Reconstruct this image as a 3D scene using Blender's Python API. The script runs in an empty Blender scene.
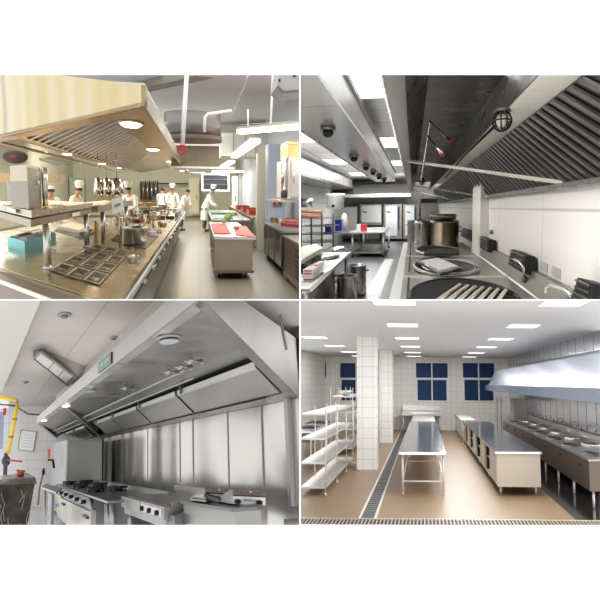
import bpy, bmesh, math, random
from mathutils import Vector, Matrix
random.seed(7)
SC = bpy.context.scene
COL = SC.collection
F = 700.0                       # focal length in pixels of the 600 px frame
EYE = Vector((0, 0, 1.6))       # camera position

# ------------------------------------------------------------------ materials
MATS = {}
def lin(c):
    c = c / 255.0
    return c / 12.92 if c <= 0.04045 else ((c + 0.055) / 1.055) ** 2.4
def rgb(*c):
    if len(c) == 1: c = (c[0],) * 3
    return (lin(c[0]), lin(c[1]), lin(c[2]), 1)
def new_mat(name):
    m = bpy.data.materials.new(name); m.use_nodes = True
    nt = m.node_tree
    return m, nt, nt.nodes['Principled BSDF']
def mat(name, col, rough=.5, metal=0, var=0, scale=8, stretch=(1, 1, 1), bump=0, spec=.5, rvar=0, bdist=.02):
    """plain or softly mottled procedural surface; stretch makes brushed metal"""
    if name in MATS: return MATS[name]
    m, nt, b = new_mat(name)
    c = rgb(*col)
    b.inputs['Base Color'].default_value = c
    b.inputs['Roughness'].default_value = rough
    b.inputs['Metallic'].default_value = metal
    b.inputs['Specular IOR Level'].default_value = spec
    if var or bump or rvar:
        tc = nt.nodes.new('ShaderNodeUVMap'); tc.uv_map = 'UVMap'
        mp = nt.nodes.new('ShaderNodeMapping'); mp.inputs['Scale'].default_value = stretch
        no = nt.nodes.new('ShaderNodeTexNoise'); no.inputs['Scale'].default_value = scale; no.inputs['Detail'].default_value = 3
        nt.links.new(tc.outputs[0], mp.inputs[0]); nt.links.new(mp.outputs[0], no.inputs['Vector'])
        if var:
            r = nt.nodes.new('ShaderNodeMapRange'); r.inputs[1].default_value = .3; r.inputs[2].default_value = .7
            mx = nt.nodes.new('ShaderNodeMix'); mx.data_type = 'RGBA'
            nt.links.new(no.outputs['Fac'], r.inputs[0]); nt.links.new(r.outputs[0], mx.inputs[0])
            mx.inputs[6].default_value = tuple(x * (1 - var) for x in c[:3]) + (1,)
            mx.inputs[7].default_value = tuple(min(1, x * (1 + var)) for x in c[:3]) + (1,)
            nt.links.new(mx.outputs[2], b.inputs['Base Color'])
        if rvar:
            r = nt.nodes.new('ShaderNodeMapRange'); r.inputs[1].default_value = .3; r.inputs[2].default_value = .7
            r.inputs[3].default_value = max(.02, rough - rvar); r.inputs[4].default_value = rough + rvar
            nt.links.new(no.outputs['Fac'], r.inputs[0]); nt.links.new(r.outputs[0], b.inputs['Roughness'])
        if bump:
            bp = nt.nodes.new('ShaderNodeBump'); bp.inputs['Strength'].default_value = bump; bp.inputs['Distance'].default_value = bdist
            nt.links.new(no.outputs['Fac'], bp.inputs['Height']); nt.links.new(bp.outputs[0], b.inputs['Normal'])
    MATS[name] = m
    return m
def tiles(name, col, grout, w, h, gap=.004, rough=.25, offset=0, var=.02, spec=.5):
    if name in MATS: return MATS[name]
    m, nt, b = new_mat(name)
    tc = nt.nodes.new('ShaderNodeUVMap'); tc.uv_map = 'UVMap'
    br = nt.nodes.new('ShaderNodeTexBrick')
    br.offset = offset; br.squash = 1
    c = rgb(*col)
    br.inputs['Color1'].default_value = c
    br.inputs['Color2'].default_value = tuple(x * (1 - var * 2) for x in c[:3]) + (1,)
    br.inputs['Mortar'].default_value = rgb(*grout)
    br.inputs['Scale'].default_value = 1
    br.inputs['Mortar Size'].default_value = gap
    br.inputs['Mortar Smooth'].default_value = .1
    br.inputs['Brick Width'].default_value = w; br.inputs['Row Height'].default_value = h
    nt.links.new(tc.outputs[0], br.inputs['Vector'])
    nt.links.new(br.outputs['Color'], b.inputs['Base Color'])
    b.inputs['Roughness'].default_value = rough
    b.inputs['Specular IOR Level'].default_value = spec
    MATS[name] = m
    return m
def glow(name, col, s):
    if name in MATS: return MATS[name]
    m, nt, b = new_mat(name)
    b.inputs['Base Color'].default_value = rgb(*col)
    b.inputs['Emission Color'].default_value = rgb(*col)
    b.inputs['Emission Strength'].default_value = s
    MATS[name] = m
    return m

# ------------------------------------------------------------------ mesh builder, in room metres: x right, y deep, z up
class B:
    def __init__(s): s.v = []; s.f = []; s.sm = []
    def add(s, vs, fs, smooth=False):
        o = len(s.v); s.v += [tuple(p) for p in vs]
        for f in fs: s.f.append([o + i for i in f]); s.sm.append(smooth)
        return s
    def hexa(s, lo, hi):
        n = len(lo)
        fs = [list(range(n))[::-1], [n + i for i in range(n)]] + [[i, (i + 1) % n, n + (i + 1) % n, n + i] for i in range(n)]
        return s.add(list(lo) + list(hi), fs)
    def box(s, x0, x1, y0, y1, z0, z1):
        if x0 > x1: x0, x1 = x1, x0
        if y0 > y1: y0, y1 = y1, y0
        if z0 > z1: z0, z1 = z1, z0
        q = [(x0, y0), (x1, y0), (x1, y1), (x0, y1)]
        return s.hexa([(a, b, z0) for a, b in q], [(a, b, z1) for a, b in q])
    def slab(s, plan, z0, z1):
        return s.hexa([(a, b, z0) for a, b in plan], [(a, b, z1) for a, b in plan])
    def quad(s, *p): return s.add(p, [list(range(len(p)))])
    def plate(s, pts, off):
        """polygon pts thickened by vector off"""
        return s.hexa(pts, [tuple(a + b for a, b in zip(p, off)) for p in pts])
    def xprism(s, prof, y0, y1):
        """profile of (x, z) run along y"""
        return s.hexa([(x, y0, z) for x, z in prof], [(x, y1, z) for x, z in prof])
    def yprism(s, prof, x0, x1):
        return s.hexa([(x0, y, z) for y, z in prof], [(x1, y, z) for y, z in prof])
    def tube(s, pts, r, n=8, closed=False):
        pts = [Vector(p) for p in pts]; k = len(pts)
        vs = []; ref = None
        for i, p in enumerate(pts):
            a = pts[(i - 1) % k] if (closed or i > 0) else p
            b = pts[(i + 1) % k] if (closed or i < k - 1) else p
            t = (b - a).normalized()
            if ref is None: ref = Vector((0, 0, 1)) if abs(t.z) < .8 else Vector((1, 0, 0))
            u = t.cross(ref)
            if u.length < 1e-4: u = t.cross(Vector((0, 1, 0)))
            u.normalize(); w = t.cross(u).normalized(); ref = u.cross(t) if False else ref
            rr = r[i] if isinstance(r, (list, tuple)) else r
            vs += [p + (u * math.cos(q) + w * math.sin(q)) * rr for q in [2 * math.pi * j / n for j in range(n)]]
        fs = []
        for i in range(k if closed else k - 1):
            for j in range(n):
                a = i * n + j; b = i * n + (j + 1) % n; c = ((i + 1) % k) * n
                fs.append([a, b, c + (j + 1) % n, c + j])
        s.add(vs, fs, True)
        if not closed:
            o = len(s.v) - len(vs)
            s.f.append([o + j for j in range(n)][::-1]); s.sm.append(False)
            s.f.append([o + (k - 1) * n + j for j in range(n)]); s.sm.append(False)
        return s
    def lathe(s, cx, cy, prof, ky=1, n=24, cap=True):
        """profile of (r, z) turned about the vertical; ky widens it in depth"""
        vs = []; fs = []
        for r, z in prof:
            vs += [(cx + r * math.cos(2 * math.pi * j / n), cy + r * ky * math.sin(2 * math.pi * j / n), z) for j in range(n)]
        for i in range(len(prof) - 1):
            for j in range(n):
                fs.append([i * n + j, i * n + (j + 1) % n, (i + 1) * n + (j + 1) % n, (i + 1) * n + j])
        s.add(vs, fs, True)
        if cap:
            o = len(s.v) - len(vs)
            if prof[0][0] > 1e-4: s.f.append([o + j for j in range(n)][::-1]); s.sm.append(False)
            if prof[-1][0] > 1e-4: s.f.append([o + (len(prof) - 1) * n + j for j in range(n)]); s.sm.append(False)
        return s
    def cyl(s, cx, cy, z0, z1, r, ky=1, n=16, r2=None):
        return s.lathe(cx, cy, [(r, z0), (r if r2 is None else r2, z1)], ky, n)
    def ell(s, c, r, n=14, m=8):
        if not isinstance(r, (tuple, list)): r = (r, r, r)
        vs = []; fs = []
        for i in range(m + 1):
            a = math.pi * i / m
            for j in range(n):
                q = 2 * math.pi * j / n
                vs.append((c[0] + r[0] * math.sin(a) * math.cos(q), c[1] + r[1] * math.sin(a) * math.sin(q), c[2] - r[2] * math.cos(a)))
        for i in range(m):
            for j in range(n): fs.append([i * n + j, i * n + (j + 1) % n, (i + 1) * n + (j + 1) % n, (i + 1) * n + j])
        return s.add(vs, fs, True)

ROOMS = []
class Room:
    def __init__(s, vp, cx, eye, clip, oblique=False):
        """vp: where the long axis of the kitchen heads; eye: height of the lens over that kitchen's floor"""
        s.clip = clip; s.eye = eye; s.objs = []; s.ys = 1.0
        d = Vector((vp[0] - 300, F, 300 - vp[1]))
        t = -((cx - 300) * d.x + F * F) / d.z
        u = Vector((cx - 300, F, t))
        if u.z < 0: u = -u
        u.normalize(); d.normalize()
        if oblique: h = (Vector((1, 0, 0)) - u * u.x).normalized()
        else: h = d.cross(u).normalized()
        s.M = Matrix((h, d, u)).transposed(); s.Mi = s.M.inverted()
        ROOMS.append(s)
    def w(s, p): return EYE + s.M @ Vector((p[0], p[1] * s.ys, p[2] - s.eye))
    def at(s, px, py, x=None, y=None, z=None):
        r = s.Mi @ Vector(((px - 300) / F, 1, (300 - py) / F))
        if x is not None: k = x / r.x
        elif y is not None: k = y * s.ys / r.y
        else: k = (z - s.eye) / r.z
        p = r * k
        return (p.x, p.y / s.ys, p.z + s.eye)
    def _ob(s, name, b, m, origin):
        vs = [s.w(p) - origin for p in b.v]
        me = bpy.data.meshes.new(name); me.from_pydata(vs, [], b.f)
        me.materials.append(m)
        uv = me.uv_layers.new(name='UVMap')
        for p, sm in zip(me.polygons, b.sm):
            p.use_smooth = sm
            q = [Vector(b.v[i]) for i in p.vertices]
            n = Vector((0, 0, 0))
            for i in range(len(q)):
                a, c = q[i], q[(i + 1) % len(q)]
                n += Vector(((a.y - c.y) * (a.z + c.z), (a.z - c.z) * (a.x + c.x), (a.x - c.x) * (a.y + c.y)))
            k = max(range(3), key=lambda i: abs(n[i]))
            for li, co in zip(p.loop_indices, q):
                uv.data[li].uv = (co.y, co.z) if k == 0 else ((co.x, co.z) if k == 1 else (co.x, co.y))
        bm = bmesh.new(); bm.from_mesh(me); bmesh.ops.recalc_face_normals(bm, faces=bm.faces); bm.to_mesh(me); bm.free()
        o = bpy.data.objects.new(name, me); COL.objects.link(o); s.objs.append(o)
        return o
    def thing(s, name, label, cat, base, group=None):
        o = bpy.data.objects.new(name, None); COL.objects.link(o); s.objs.append(o)
        o.empty_display_size = .1
        o.location = s.w(base)
        o['label'] = label; o['category'] = cat
        if group: o['group'] = group
        return o
    def part(s, parent, name, b, m, label=None, stuff=False):
        org = Vector(parent.location)
        p = parent
        while p.parent: p = p.parent; org = org + Vector(p.location)
        o = s._ob(name, b, m, org)
        o.parent = parent
        if label: o['label'] = label
        if stuff: o['kind'] = 'stuff'
        return o
    def one(s, name, b, m, label, cat, group=None, stuff=False):
        xs = [p for p in b.v]; n = len(xs)
        base = (sum(p[0] for p in xs) / n, sum(p[1] for p in xs) / n, min(p[2] for p in xs))
        org = s.w(base)
        o = s._ob(name, b, m, org); o.location = org
        o['label'] = label; o['category'] = cat
        if group: o['group'] = group
        if stuff: o['kind'] = 'stuff'
        return o
    def struct(s, name, b, m):
        o = s._ob(name, b, m, Vector((0, 0, 0))); o['kind'] = 'structure'
        return o
    def dup(s, root, delta, label=None, group=None):
        off = s.M @ Vector((delta[0], delta[1] * s.ys, delta[2]))
        def cp(o, par):
            c = o.copy(); COL.objects.link(c); c.parent = par; s.objs.append(c)
            for ch in list(o.children): cp(ch, c)
            return c
        kids = list(root.children)
        r = root.copy(); COL.objects.link(r); s.objs.append(r)
        for ch in kids: cp(ch, r)
        r.location = root.location + off
        if label: r['label'] = label
        if group: r['group'] = group
        return r
    def lamp(s, p, size, power, col=(1, 1, 1), down=(0, 0, -1), name='lamp_or_fill_light'):  # area light, for real fixtures and for added fills
        l = bpy.data.lights.new(name, 'AREA'); l.shape = 'RECTANGLE'; l.size = size[0]; l.size_y = size[1]; l.energy = power; l.color = col
        o = bpy.data.objects.new(name, l); COL.objects.link(o); o.location = s.w(p)
        dd = (s.M @ Vector(down)).normalized(); z = -dd
        y = (s.M @ Vector((0, 1, 0))); x = y.cross(z).normalized(); y = z.cross(x)
        o.matrix_world = Matrix.Translation(o.location) @ Matrix((x, y, z)).transposed().to_4x4()
        return o
    def finish(s):
        """each kitchen ends where its part of the wedge of space ends, so the four never run into one another"""
        x0, x1, y0, y1 = s.clip
        pl = [Vector((F, -(x0 - 300), 0)), Vector((-F, (x1 - 300), 0)),
              Vector((0, (300 - y0), -F)), Vector((0, -(300 - y1), F))]
        pl = [p.normalized() for p in pl]
        bpy.context.view_layer.update()
        dead = []
        for o in s.objs:
            if o.type != 'MESH': continue
            mw = Matrix.Translation(sum(((Vector(a.location)) for a in chain(o)), Vector((0, 0, 0))))
            off = mw.translation - EYE
            vs = [v.co + off for v in o.data.vertices]
            out = False; cut = []
            for n in pl:
                ds = [v.dot(n) for v in vs]
                if max(ds) <= 0: out = True
                elif min(ds) < 0: cut.append(n)
            if out: dead.append(o); continue
            if cut:
                if o.data.users > 1: o.data = o.data.copy()
                bm = bmesh.new(); bm.from_mesh(o.data)
                for n in cut:
                    r = bmesh.ops.bisect_plane(bm, geom=bm.verts[:] + bm.edges[:] + bm.faces[:], plane_co=-off, plane_no=n, clear_inner=True, dist=1e-6)
                    ed = [e for e in r['geom_cut'] if isinstance(e, bmesh.types.BMEdge) and e.is_valid and e.is_boundary]
                    if ed and not o.get('kind') == 'structure':
                        try: bmesh.ops.holes_fill(bm, edges=ed, sides=0)
                        except Exception: pass
                ok = len(bm.verts) > 2 and len(bm.faces) > 0
                bm.to_mesh(o.data); bm.free()
                if not ok: dead.append(o)
        for o in dead:
            if not o.children: s.objs.remove(o); bpy.data.objects.remove(o)
            else: o.data = bpy.data.meshes.new(o.name)
        for _ in range(3):
            for o in list(s.objs):
                if (o.type == 'EMPTY' or (o.type == 'MESH' and not len(o.data.vertices))) and not o.children:
                    s.objs.remove(o); bpy.data.objects.remove(o)
def chain(o):
    while o: yield o; o = o.parent
WP = mat('white_paint', (246, 246, 246), .5)
BLK = mat('black_iron', (18, 17, 16), .6, 0, spec=.3)
# ------------------------------------------------------------------ people: one skinned surface per body, clothes as children
def skinned(pts, edges, root=0, sub=1):
    """pts: list of (x, y, z, radius)"""
    me = bpy.data.meshes.new('skin_tmp'); me.from_pydata([p[:3] for p in pts], edges, [])
    o = bpy.data.objects.new('skin_tmp', me); COL.objects.link(o)
    md = o.modifiers.new('s', 'SKIN'); md.use_smooth_shade = True; md.branch_smoothing = .6
    for i, v in enumerate(me.skin_vertices[0].data):
        v.radius = (pts[i][3], pts[i][3]) if len(pts[i]) == 4 else (pts[i][3], pts[i][4]); v.use_root = (i == root)
    sb = o.modifiers.new('u', 'SUBSURF'); sb.levels = sub; sb.render_levels = sub
    dg = bpy.context.evaluated_depsgraph_get(); dg.update()
    m2 = bpy.data.meshes.new_from_object(o.evaluated_get(dg))
    vs = [tuple(v.co) for v in m2.vertices]; fs = [list(p.vertices) for p in m2.polygons]
    bpy.data.objects.remove(o); bpy.data.meshes.remove(me); bpy.data.meshes.remove(m2)
    return vs, fs
SKINC = mat('skin_tone', (196, 146, 116), .55)
COAT = mat('chef_white', (242, 240, 232), .8, 0, var=.03, scale=6)
TROU = mat('chef_trousers', (104, 102, 104), .8)
SHOE = mat('shoe_black', (26, 24, 24), .4)
HAIR = mat('hair_dark', (38, 28, 22), .7)
HATM = mat('chef_hat_white', (250, 250, 246), .8)
def chef(room, x, y, ang, lab, h=1.72, lean=.12, hands=None, cap='tall', head_down=.05, z0=0, group=None, coat=None):
    """ang: 0 faces the viewer, turning anticlockwise seen from above; hands: ((x,y,z),(x,y,z)) in body space, y forward is negative"""
    s = h / 1.72
    ca, sa = math.cos(ang), math.sin(ang)
    def T(p): return ((p[0] * ca - p[1] * sa) * s + x, (p[0] * sa + p[1] * ca) * s + y, p[2] * s + z0)
    def BT(vs, fs, b=None):
        b = b or B(); return b.add([T(v) for v in vs], fs, True)
    L = lean
    hands = hands or ((-.16, -.42, 1.05), (.16, -.42, 1.05))
    P = [(0, 0, .95, .135, .11), (0, -L * .3, 1.12, .12, .10), (0, -L * .8, 1.32, .145, .105), (0, -L, 1.44, .07), (0, -L - .02, 1.50, .05),
         (0, -L - .03 - head_down * .3, 1.57, .07, .08), (0, -L - .04 - head_down, 1.65, .075, .09), (0, -L - .03 - head_down, 1.71, .045)]
    E = [(0, 1), (1, 2), (2, 3), (3, 4), (4, 5), (5, 6), (6, 7)]
    arms = []
    for sg, hd in ((-1, hands[0]), (1, hands[1])):
        sh = (sg * .19, -L * .95, 1.42)
        el = ((sh[0] + hd[0]) / 2 + sg * .07, (sh[1] + hd[1]) / 2 + .05, (sh[2] + hd[2]) / 2 - .09)
        dv = Vector(hd) - Vector(el); dv.normalize()
        i = len(P)
        P += [sh + (.055,), el + (.042,), hd + (.027,), tuple(Vector(hd) + dv * .07) + (.034, .018)]
        E += [(3, i), (i, i + 1), (i + 1, i + 2), (i + 2, i + 3)]
        arms.append((sh, el, hd, dv))
    legs = []
    for sg in (-1, 1):
        i = len(P)
        P += [(sg * .09, 0, .88, .085), (sg * .10, -.02, .50, .055), (sg * .10, .02, .10, .036), (sg * .11, -.12, .04, .034)]
        E += [(0, i), (i, i + 1), (i + 1, i + 2), (i + 2, i + 3)]
        legs.append(sg)
    body = BT(*skinned(P, E))
    for k, (sh, el, hd, dv) in enumerate(arms):      # five fingers rooted in each palm, curled down
        base = Vector(hd) + dv * .06; side = dv.cross(Vector((0, 0, 1))).normalized()
        for f, ln in zip((-1.5, -.5, .5, 1.5), (.058, .07, .075, .062)):
            a = base + side * f * .017; c = a + dv * ln * .6; d = c + dv * ln * .35 + Vector((0, 0, -ln * .5))
            body.tube([T(a), T(c), T(d)], [.010 * s, .009 * s, .007 * s], 6)
        sg = -1 if k else 1
        a = Vector(hd) + dv * .02 + side * sg * .02; c = a + side * sg * .03 + dv * .03; d = c + dv * .03 + Vector((0, 0, -.01))
        body.tube([T(a), T(c), T(d)], [.011 * s, .010 * s, .008 * s], 6)
    hy = -L - .04 - head_down
    body.add(*[([T(v) for v in q], f) for q, f in [(
        [(-.012, hy - .085, 1.625), (.012, hy - .085, 1.625), (0, hy - .115, 1.628), (0, hy - .088, 1.66)], [[0, 1, 2], [0, 2, 3], [1, 3, 2], [0, 3, 1]])]][0])
    for sg in (-1, 1): body.ell(T((sg * .08, hy + .01, 1.63)), (.014 * s, .02 * s, .03 * s), 8, 6)
    t = room.thing('person', lab, 'person', (x, y, z0), group)
    bd = room.part(t, 'body', body, SKINC)
    eyes = B()
    for sg in (-1, 1): eyes.ell(T((sg * .03, hy - .082, 1.652)), .009 * s, 8, 6)
    room.part(bd, 'eyes', eyes, HAIR)
    room.part(bd, 'mouth', B().ell(T((0, hy - .084, 1.595)), (.02 * s, .008 * s, .006 * s), 8, 5), mat('lips', (160, 84, 76), .6))
    # jacket
    J = [(0, 0, .84, .17, .14), (0, -L * .3, 1.1, .145, .125), (0, -L * .8, 1.32, .165, .125), (0, -L, 1.445, .085)]
    JE = [(0, 1), (1, 2), (2, 3)]
    for sh, el, hd, dv in arms:
        i = len(J); w_ = tuple(Vector(el) + (Vector(hd) - Vector(el)) * .85)
        J += [sh + (.075,), el + (.06,), w_ + (.045,)]
        JE += [(3, i), (i, i + 1), (i + 1, i + 2)]
    room.part(t, 'jacket', BT(*skinned(J, JE)), coat or COAT)
    Q = [(0, 0, .93, .15, .125)]; QE = []
    for sg in (-1, 1):
        i = len(Q); Q += [(sg * .095, 0, .84, .10), (sg * .10, -.02, .50, .075), (sg * .10, .02, .12, .062)]; QE += [(0, i), (i, i + 1), (i + 1, i + 2)]
    room.part(t, 'trousers', BT(*skinned(Q, QE)), TROU)
    for sg in (-1, 1): room.part(t, 'shoe', B().ell(T((sg * .105, -.06, .045)), (.055 * s, .055 * s, .045 * s)).ell(T((sg * .11, -.13, .04)), (.05 * s, .06 * s, .04 * s)), SHOE)
    vs = []; n = 12
    for zz, w_ in ((1.12, .17), (.9, .19), (.45, .21)):
        for j in range(n):
            a = math.pi * .3 - math.pi * 1.6 * j / (n - 1)
            vs.append(T((w_ * math.cos(a), w_ * .85 * math.sin(a) - L * (.35 if zz > 1 else .05), zz)))
    for q in list(vs): vs.append((q[0], q[1], q[2]))
    m = len(vs) // 2
    vs[m:] = [(x + (q[0] - x) * .95, y + (q[1] - y) * .95, q[2]) for q in vs[:m]]
    fs = [[r_ * n + j, r_ * n + j + 1, (r_ + 1) * n + j + 1, (r_ + 1) * n + j] for r_ in range(2) for j in range(n - 1)]
    fs += [[m + i for i in f][::-1] for f in fs]
    ap = B(); ap.add(vs, fs, True)
    room.part(t, 'apron', ap, COAT)
    hb = B().lathe(0, 0, [(.0, 0)], 1, 3, False); hb = B()
    for i in range(0, 1): hb.ell((0, 0, 0), (1, 1, 1), 14, 8)
    hb.v = [T((p[0] * .088, hy + .018 + p[1] * .098, 1.665 + p[2] * .075)) for p in hb.v]
    room.part(t, 'hair', hb, HAIR)
    if cap:
        prof = [(.088, 1.68), (.09, 1.74), (.115, 1.77), (.12, 1.83), (.09, 1.87), (0, 1.875)] if cap == 'tall' else [(.09, 1.68), (.094, 1.73), (.08, 1.76), (0, 1.765)]
        c = B(); c.lathe(0, hy + .01, prof, 1, 16, False); c.v = [T((p[0], p[1] - (p[2] - 1.68) * head_down * 2.5, p[2])) for p in c.v]
        room.part(t, 'chef_hat', c, HATM)
    return t
# ================================================================== KITCHEN A (upper left): busy hotel kitchen with warm hood lamps
R = Room((199, 191), 230, 1.65, (-1, 299.3, 75, 299.3)); R.ys = 1.03
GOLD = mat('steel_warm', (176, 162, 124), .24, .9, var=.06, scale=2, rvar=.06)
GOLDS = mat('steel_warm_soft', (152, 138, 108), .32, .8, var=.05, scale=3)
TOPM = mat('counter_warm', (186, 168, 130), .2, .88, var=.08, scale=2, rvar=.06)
COPR = mat('rim_copper', (186, 150, 108), .3, .85, var=.05)
BRN = mat('panel_brown_grey', (128, 114, 100), .4, .6, var=.06)
STL = mat('steel_cool_a', (196, 194, 188), .26, .88, var=.05, scale=3)
DKA = mat('dark_opening_a', (50, 46, 42), .5)
CRM = mat('wall_cream_a', (218, 214, 188), .6, 0, var=.04, scale=2)
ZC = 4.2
R.struct('floor', B().box(-8, 2.6, 4.5, 46, -.15, 0), tiles('floor_beige_grey_tile', (122, 115, 101), (104, 97, 85), .3, .9, .01, .35))
R.struct('ceiling', B().box(-8, 2.6, 4.5, 46, ZC, ZC + .15), mat('ceiling_a', (206, 204, 208), .8, 0, var=.03, scale=1, spec=.2))
R.struct('wall_back', B().box(-8, 2.6, 46, 46.2, -.15, ZC + .15), CRM)
R.struct('wall_left', B().box(-8.2, -8, 18, 46, -.15, ZC + .15), CRM)
R.struct('wall_right', B().box(2.45, 2.65, 8, 46, -.15, ZC + .15), mat('wall_blue_grey_a', (186, 190, 200), .5, 0, var=.04, scale=2))
R.struct('column_4', B().box(1.64, 1.86, 19.5, 20, 0, R.at(257, 153, y=19.5)[2]), mat('pillar_cream', (214, 206, 190), .55))
a = R.at(268, 200, y=17.6)[0]; c = R.at(285.5, 200, y=17.6)[0]
R.struct('column_5', B().box(a, c, 17.6, 18.4, 0, R.at(275, 144, y=17.6)[2]), mat('pillar_blue', (160, 174, 192), .45))
q = [R.at(133, 87, z=4.1), R.at(150, 88.5, z=4.1), R.at(214, 74, z=4.1), R.at(196, 72, z=4.1)]
R.struct('trim_7', B().slab([p[:2] for p in q], 4.02, ZC), mat('beam_grey', (140, 132, 124), .7))
# ---- island counters
XE = -.55
LFT = [(-1.87, 6.74), (-.71, 4.8)]
dx, dy = LFT[1][0] - LFT[0][0], LFT[1][1] - LFT[0][1]
e1 = (XE, LFT[1][1] + dy / dx * (XE - LFT[1][0])); e0 = (-3.4, LFT[0][1] + dy / dx * (-3.4 - LFT[0][0]))
t = R.thing('island_counter', 'long warm steel island counter with inset pans and a front rail', 'counter', (-1.5, 12, 0))
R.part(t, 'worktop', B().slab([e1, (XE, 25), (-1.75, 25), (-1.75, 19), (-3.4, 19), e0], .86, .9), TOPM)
n_ = Vector((dy, -dx)).normalized() * .22
def sh_(p, k): return (p[0] - abs(n_.x) * k, p[1] - abs(n_.y) * k)
o0, o1 = sh_(e0, 1), sh_(e1, 1)
R.part(t, 'front_shelf', B().slab([o1, e1, e0, o0], .84, .865), BRN)
R.part(t, 'front_rail', B().tube([(o0[0], o0[1], .87), (o1[0], o1[1], .87)], .018, 8), mat('rail_bright', (232, 226, 208), .3, .5))
R.part(t, 'edge_trim', B().tube([(e0[0], e0[1], .895), (e1[0], e1[1], .895)], .009, 6), GOLDS)
R.part(t, 'body', B().slab([(e1[0] - .1, e1[1] + .1), (-.72, 25), (-1.7, 25), (-1.7, 19), (-3.3, 19), (e0[0], e0[1] + .3)], .1, .86), BRN)
R.part(t, 'side_rail', B().tube([(-.50, 3.9, .885), (-.50, 25, .885)], .022, 8), mat('rail_bright', (232, 226, 208), .3, .5))
R.part(t, 'control_strip', B().box(-.60, -.56, 4.4, 25, .70, .84), DKA)
R.part(t, 'side_panel', B().box(-.73, -.70, 4.4, 25, .12, .70), GOLDS)
for k in range(14):
    yy = 5.4 + k * 1.25
    R.part(t, 'knob', B().tube([(-.56, yy, .77), (-.51, yy, .77)], .032, 10), STL)
for k in range(8):
    yy = 8 + k * 2
    R.part(t, 'door_handle', B().tube([(-.69, yy, .55), (-.65, yy, .55), (-.65, yy + .5, .55), (-.69, yy + .5, .55)], .014, 6), STL)
# ---- inset pans
cen = [[(62.5, 268.5), (78.5, 273.5), (96, 278)], [(75, 260.5), (90.5, 264.5), (106.5, 268)], [(86, 253.8), (100, 257), (115, 259.8)], [(96.5, 248), (109, 250.6), (122, 253)]]
W = [[Vector(R.at(px, py, z=.9)) for px, py in row] for row in cen]
rows = 'nearest', 'second', 'third', 'farthest'; cols = 'left', 'middle', 'right'
PANW = mat('pan_well', (58, 52, 46), .4, .6); PRIM = mat('pan_rim', (168, 160, 142), .3, .7)
for i in range(4):
    for j in range(3):
        c = W[i][j]
        u = (W[i][min(j + 1, 2)] - W[i][max(j - 1, 0)]) / (2 if j == 1 else 1)
        v = (W[min(i + 1, 3)][j] - W[max(i - 1, 0)][j]) / (2 if i in (1, 2) else 1)
        def rg(k, z): return [tuple(c + u * a * k + v * b_ * k + Vector((0, 0, z))) for a, b_ in ((-.5, -.5), (.5, -.5), (.5, .5), (-.5, .5))]
        t = R.thing('hotel_pan', 'square steel pan inset in the island, %s row, %s one' % (rows[i], cols[j]), 'pan', tuple(c), 'inset pans in the island counter')
        A1, A2, A3 = rg(.92, .012), rg(.74, .012), rg(.70, .004)
        b = B(); b.add(A1 + A2 + A3, [[k, (k + 1) % 4, 4 + (k + 1) % 4, 4 + k] for k in range(4)] + [[4 + k, 4 + (k + 1) % 4, 8 + (k + 1) % 4, 8 + k] for k in range(4)])
        R.part(t, 'rim', b, PRIM)
        R.part(t, 'well', B().add(rg(.71, .003), [[0, 1, 2, 3]]), PANW)
        w2 = rg(.5, .006)
        R.part(t, 'shine', B().add([w2[0], w2[1], tuple((Vector(w2[1]) + Vector(w2[2])) / 2), tuple((Vector(w2[0]) + Vector(w2[3])) / 2)], [[0, 1, 2, 3]]), mat('pan_shine_paint', (112, 106, 98), .2, .9))  # lighter patch painted as a highlight on the pan floor
# ---- pass shelf
C_, L_, R_ = R.at(31, 227.5, z=1.33), R.at(0, 217.5, z=1.33), R.at(92, 213, z=1.33)
def ext(a, b, k): return (a[0] + (b[0] - a[0]) * k, a[1] + (b[1] - a[1]) * k)
far_l = ext(C_, L_, 1.5)
plan = [C_[:2], R_[:2], (R_[0] - 1.0, R_[1] + 1.5), (far_l[0] - .1, far_l[1] + 1), far_l]
t = R.thing('pass_shelf', 'two layer raised steel pass shelf on round posts over the island', 'shelf', (-1.42, 6.65, .9))
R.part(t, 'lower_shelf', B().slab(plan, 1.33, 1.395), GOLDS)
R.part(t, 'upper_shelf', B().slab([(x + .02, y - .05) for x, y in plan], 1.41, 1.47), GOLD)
for px, py in ((48, 269), (87, 247)):
    p = R.at(px, py, z=.9)
    l = R.part(t, 'post', B().cyl(p[0], p[1], .9, 1.33, .035, n=14), STL)
    R.part(l, 'post_foot', B().cyl(p[0], p[1], .9, .93, .055, n=14, r2=.04), STL)
m0, m1 = ext(C_, L_, .35), ext(C_, L_, .62)
R.part(t, 'label', B().plate([(m0[0], m0[1] - .07, 1.42), (m1[0], m1[1] - .07, 1.42), (m1[0], m1[1] - .07, 1.46), (m0[0], m0[1] - .07, 1.46)], (0, .01, 0)), mat('label_white', (226, 224, 214), .5))
m0, m1 = ext(C_, R_, .52), ext(C_, R_, .66)
R.part(t, 'label', B().plate([(m0[0] + .02, m0[1], 1.345), (m1[0] + .02, m1[1], 1.345), (m1[0] + .02, m1[1], 1.385), (m0[0] + .02, m0[1], 1.385)], (.01, 0, 0)), mat('label_white', (226, 224, 214), .5))
t = R.thing('pass_shelf', 'farther raised steel shelf continuing behind the two layer pass shelf', 'shelf', (-1.45, 10.5, .9))
R.part(t, 'shelf_board', B().box(-2.0, -1.40, 9.9, 15, 1.33, 1.42), GOLDS)
for px, py in ((107, 240), (127, 228)):
    p = R.at(px, py, z=.9); R.part(t, 'post', B().cyl(-1.43, p[1], .9, 1.33, .035, n=12), STL)
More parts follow.
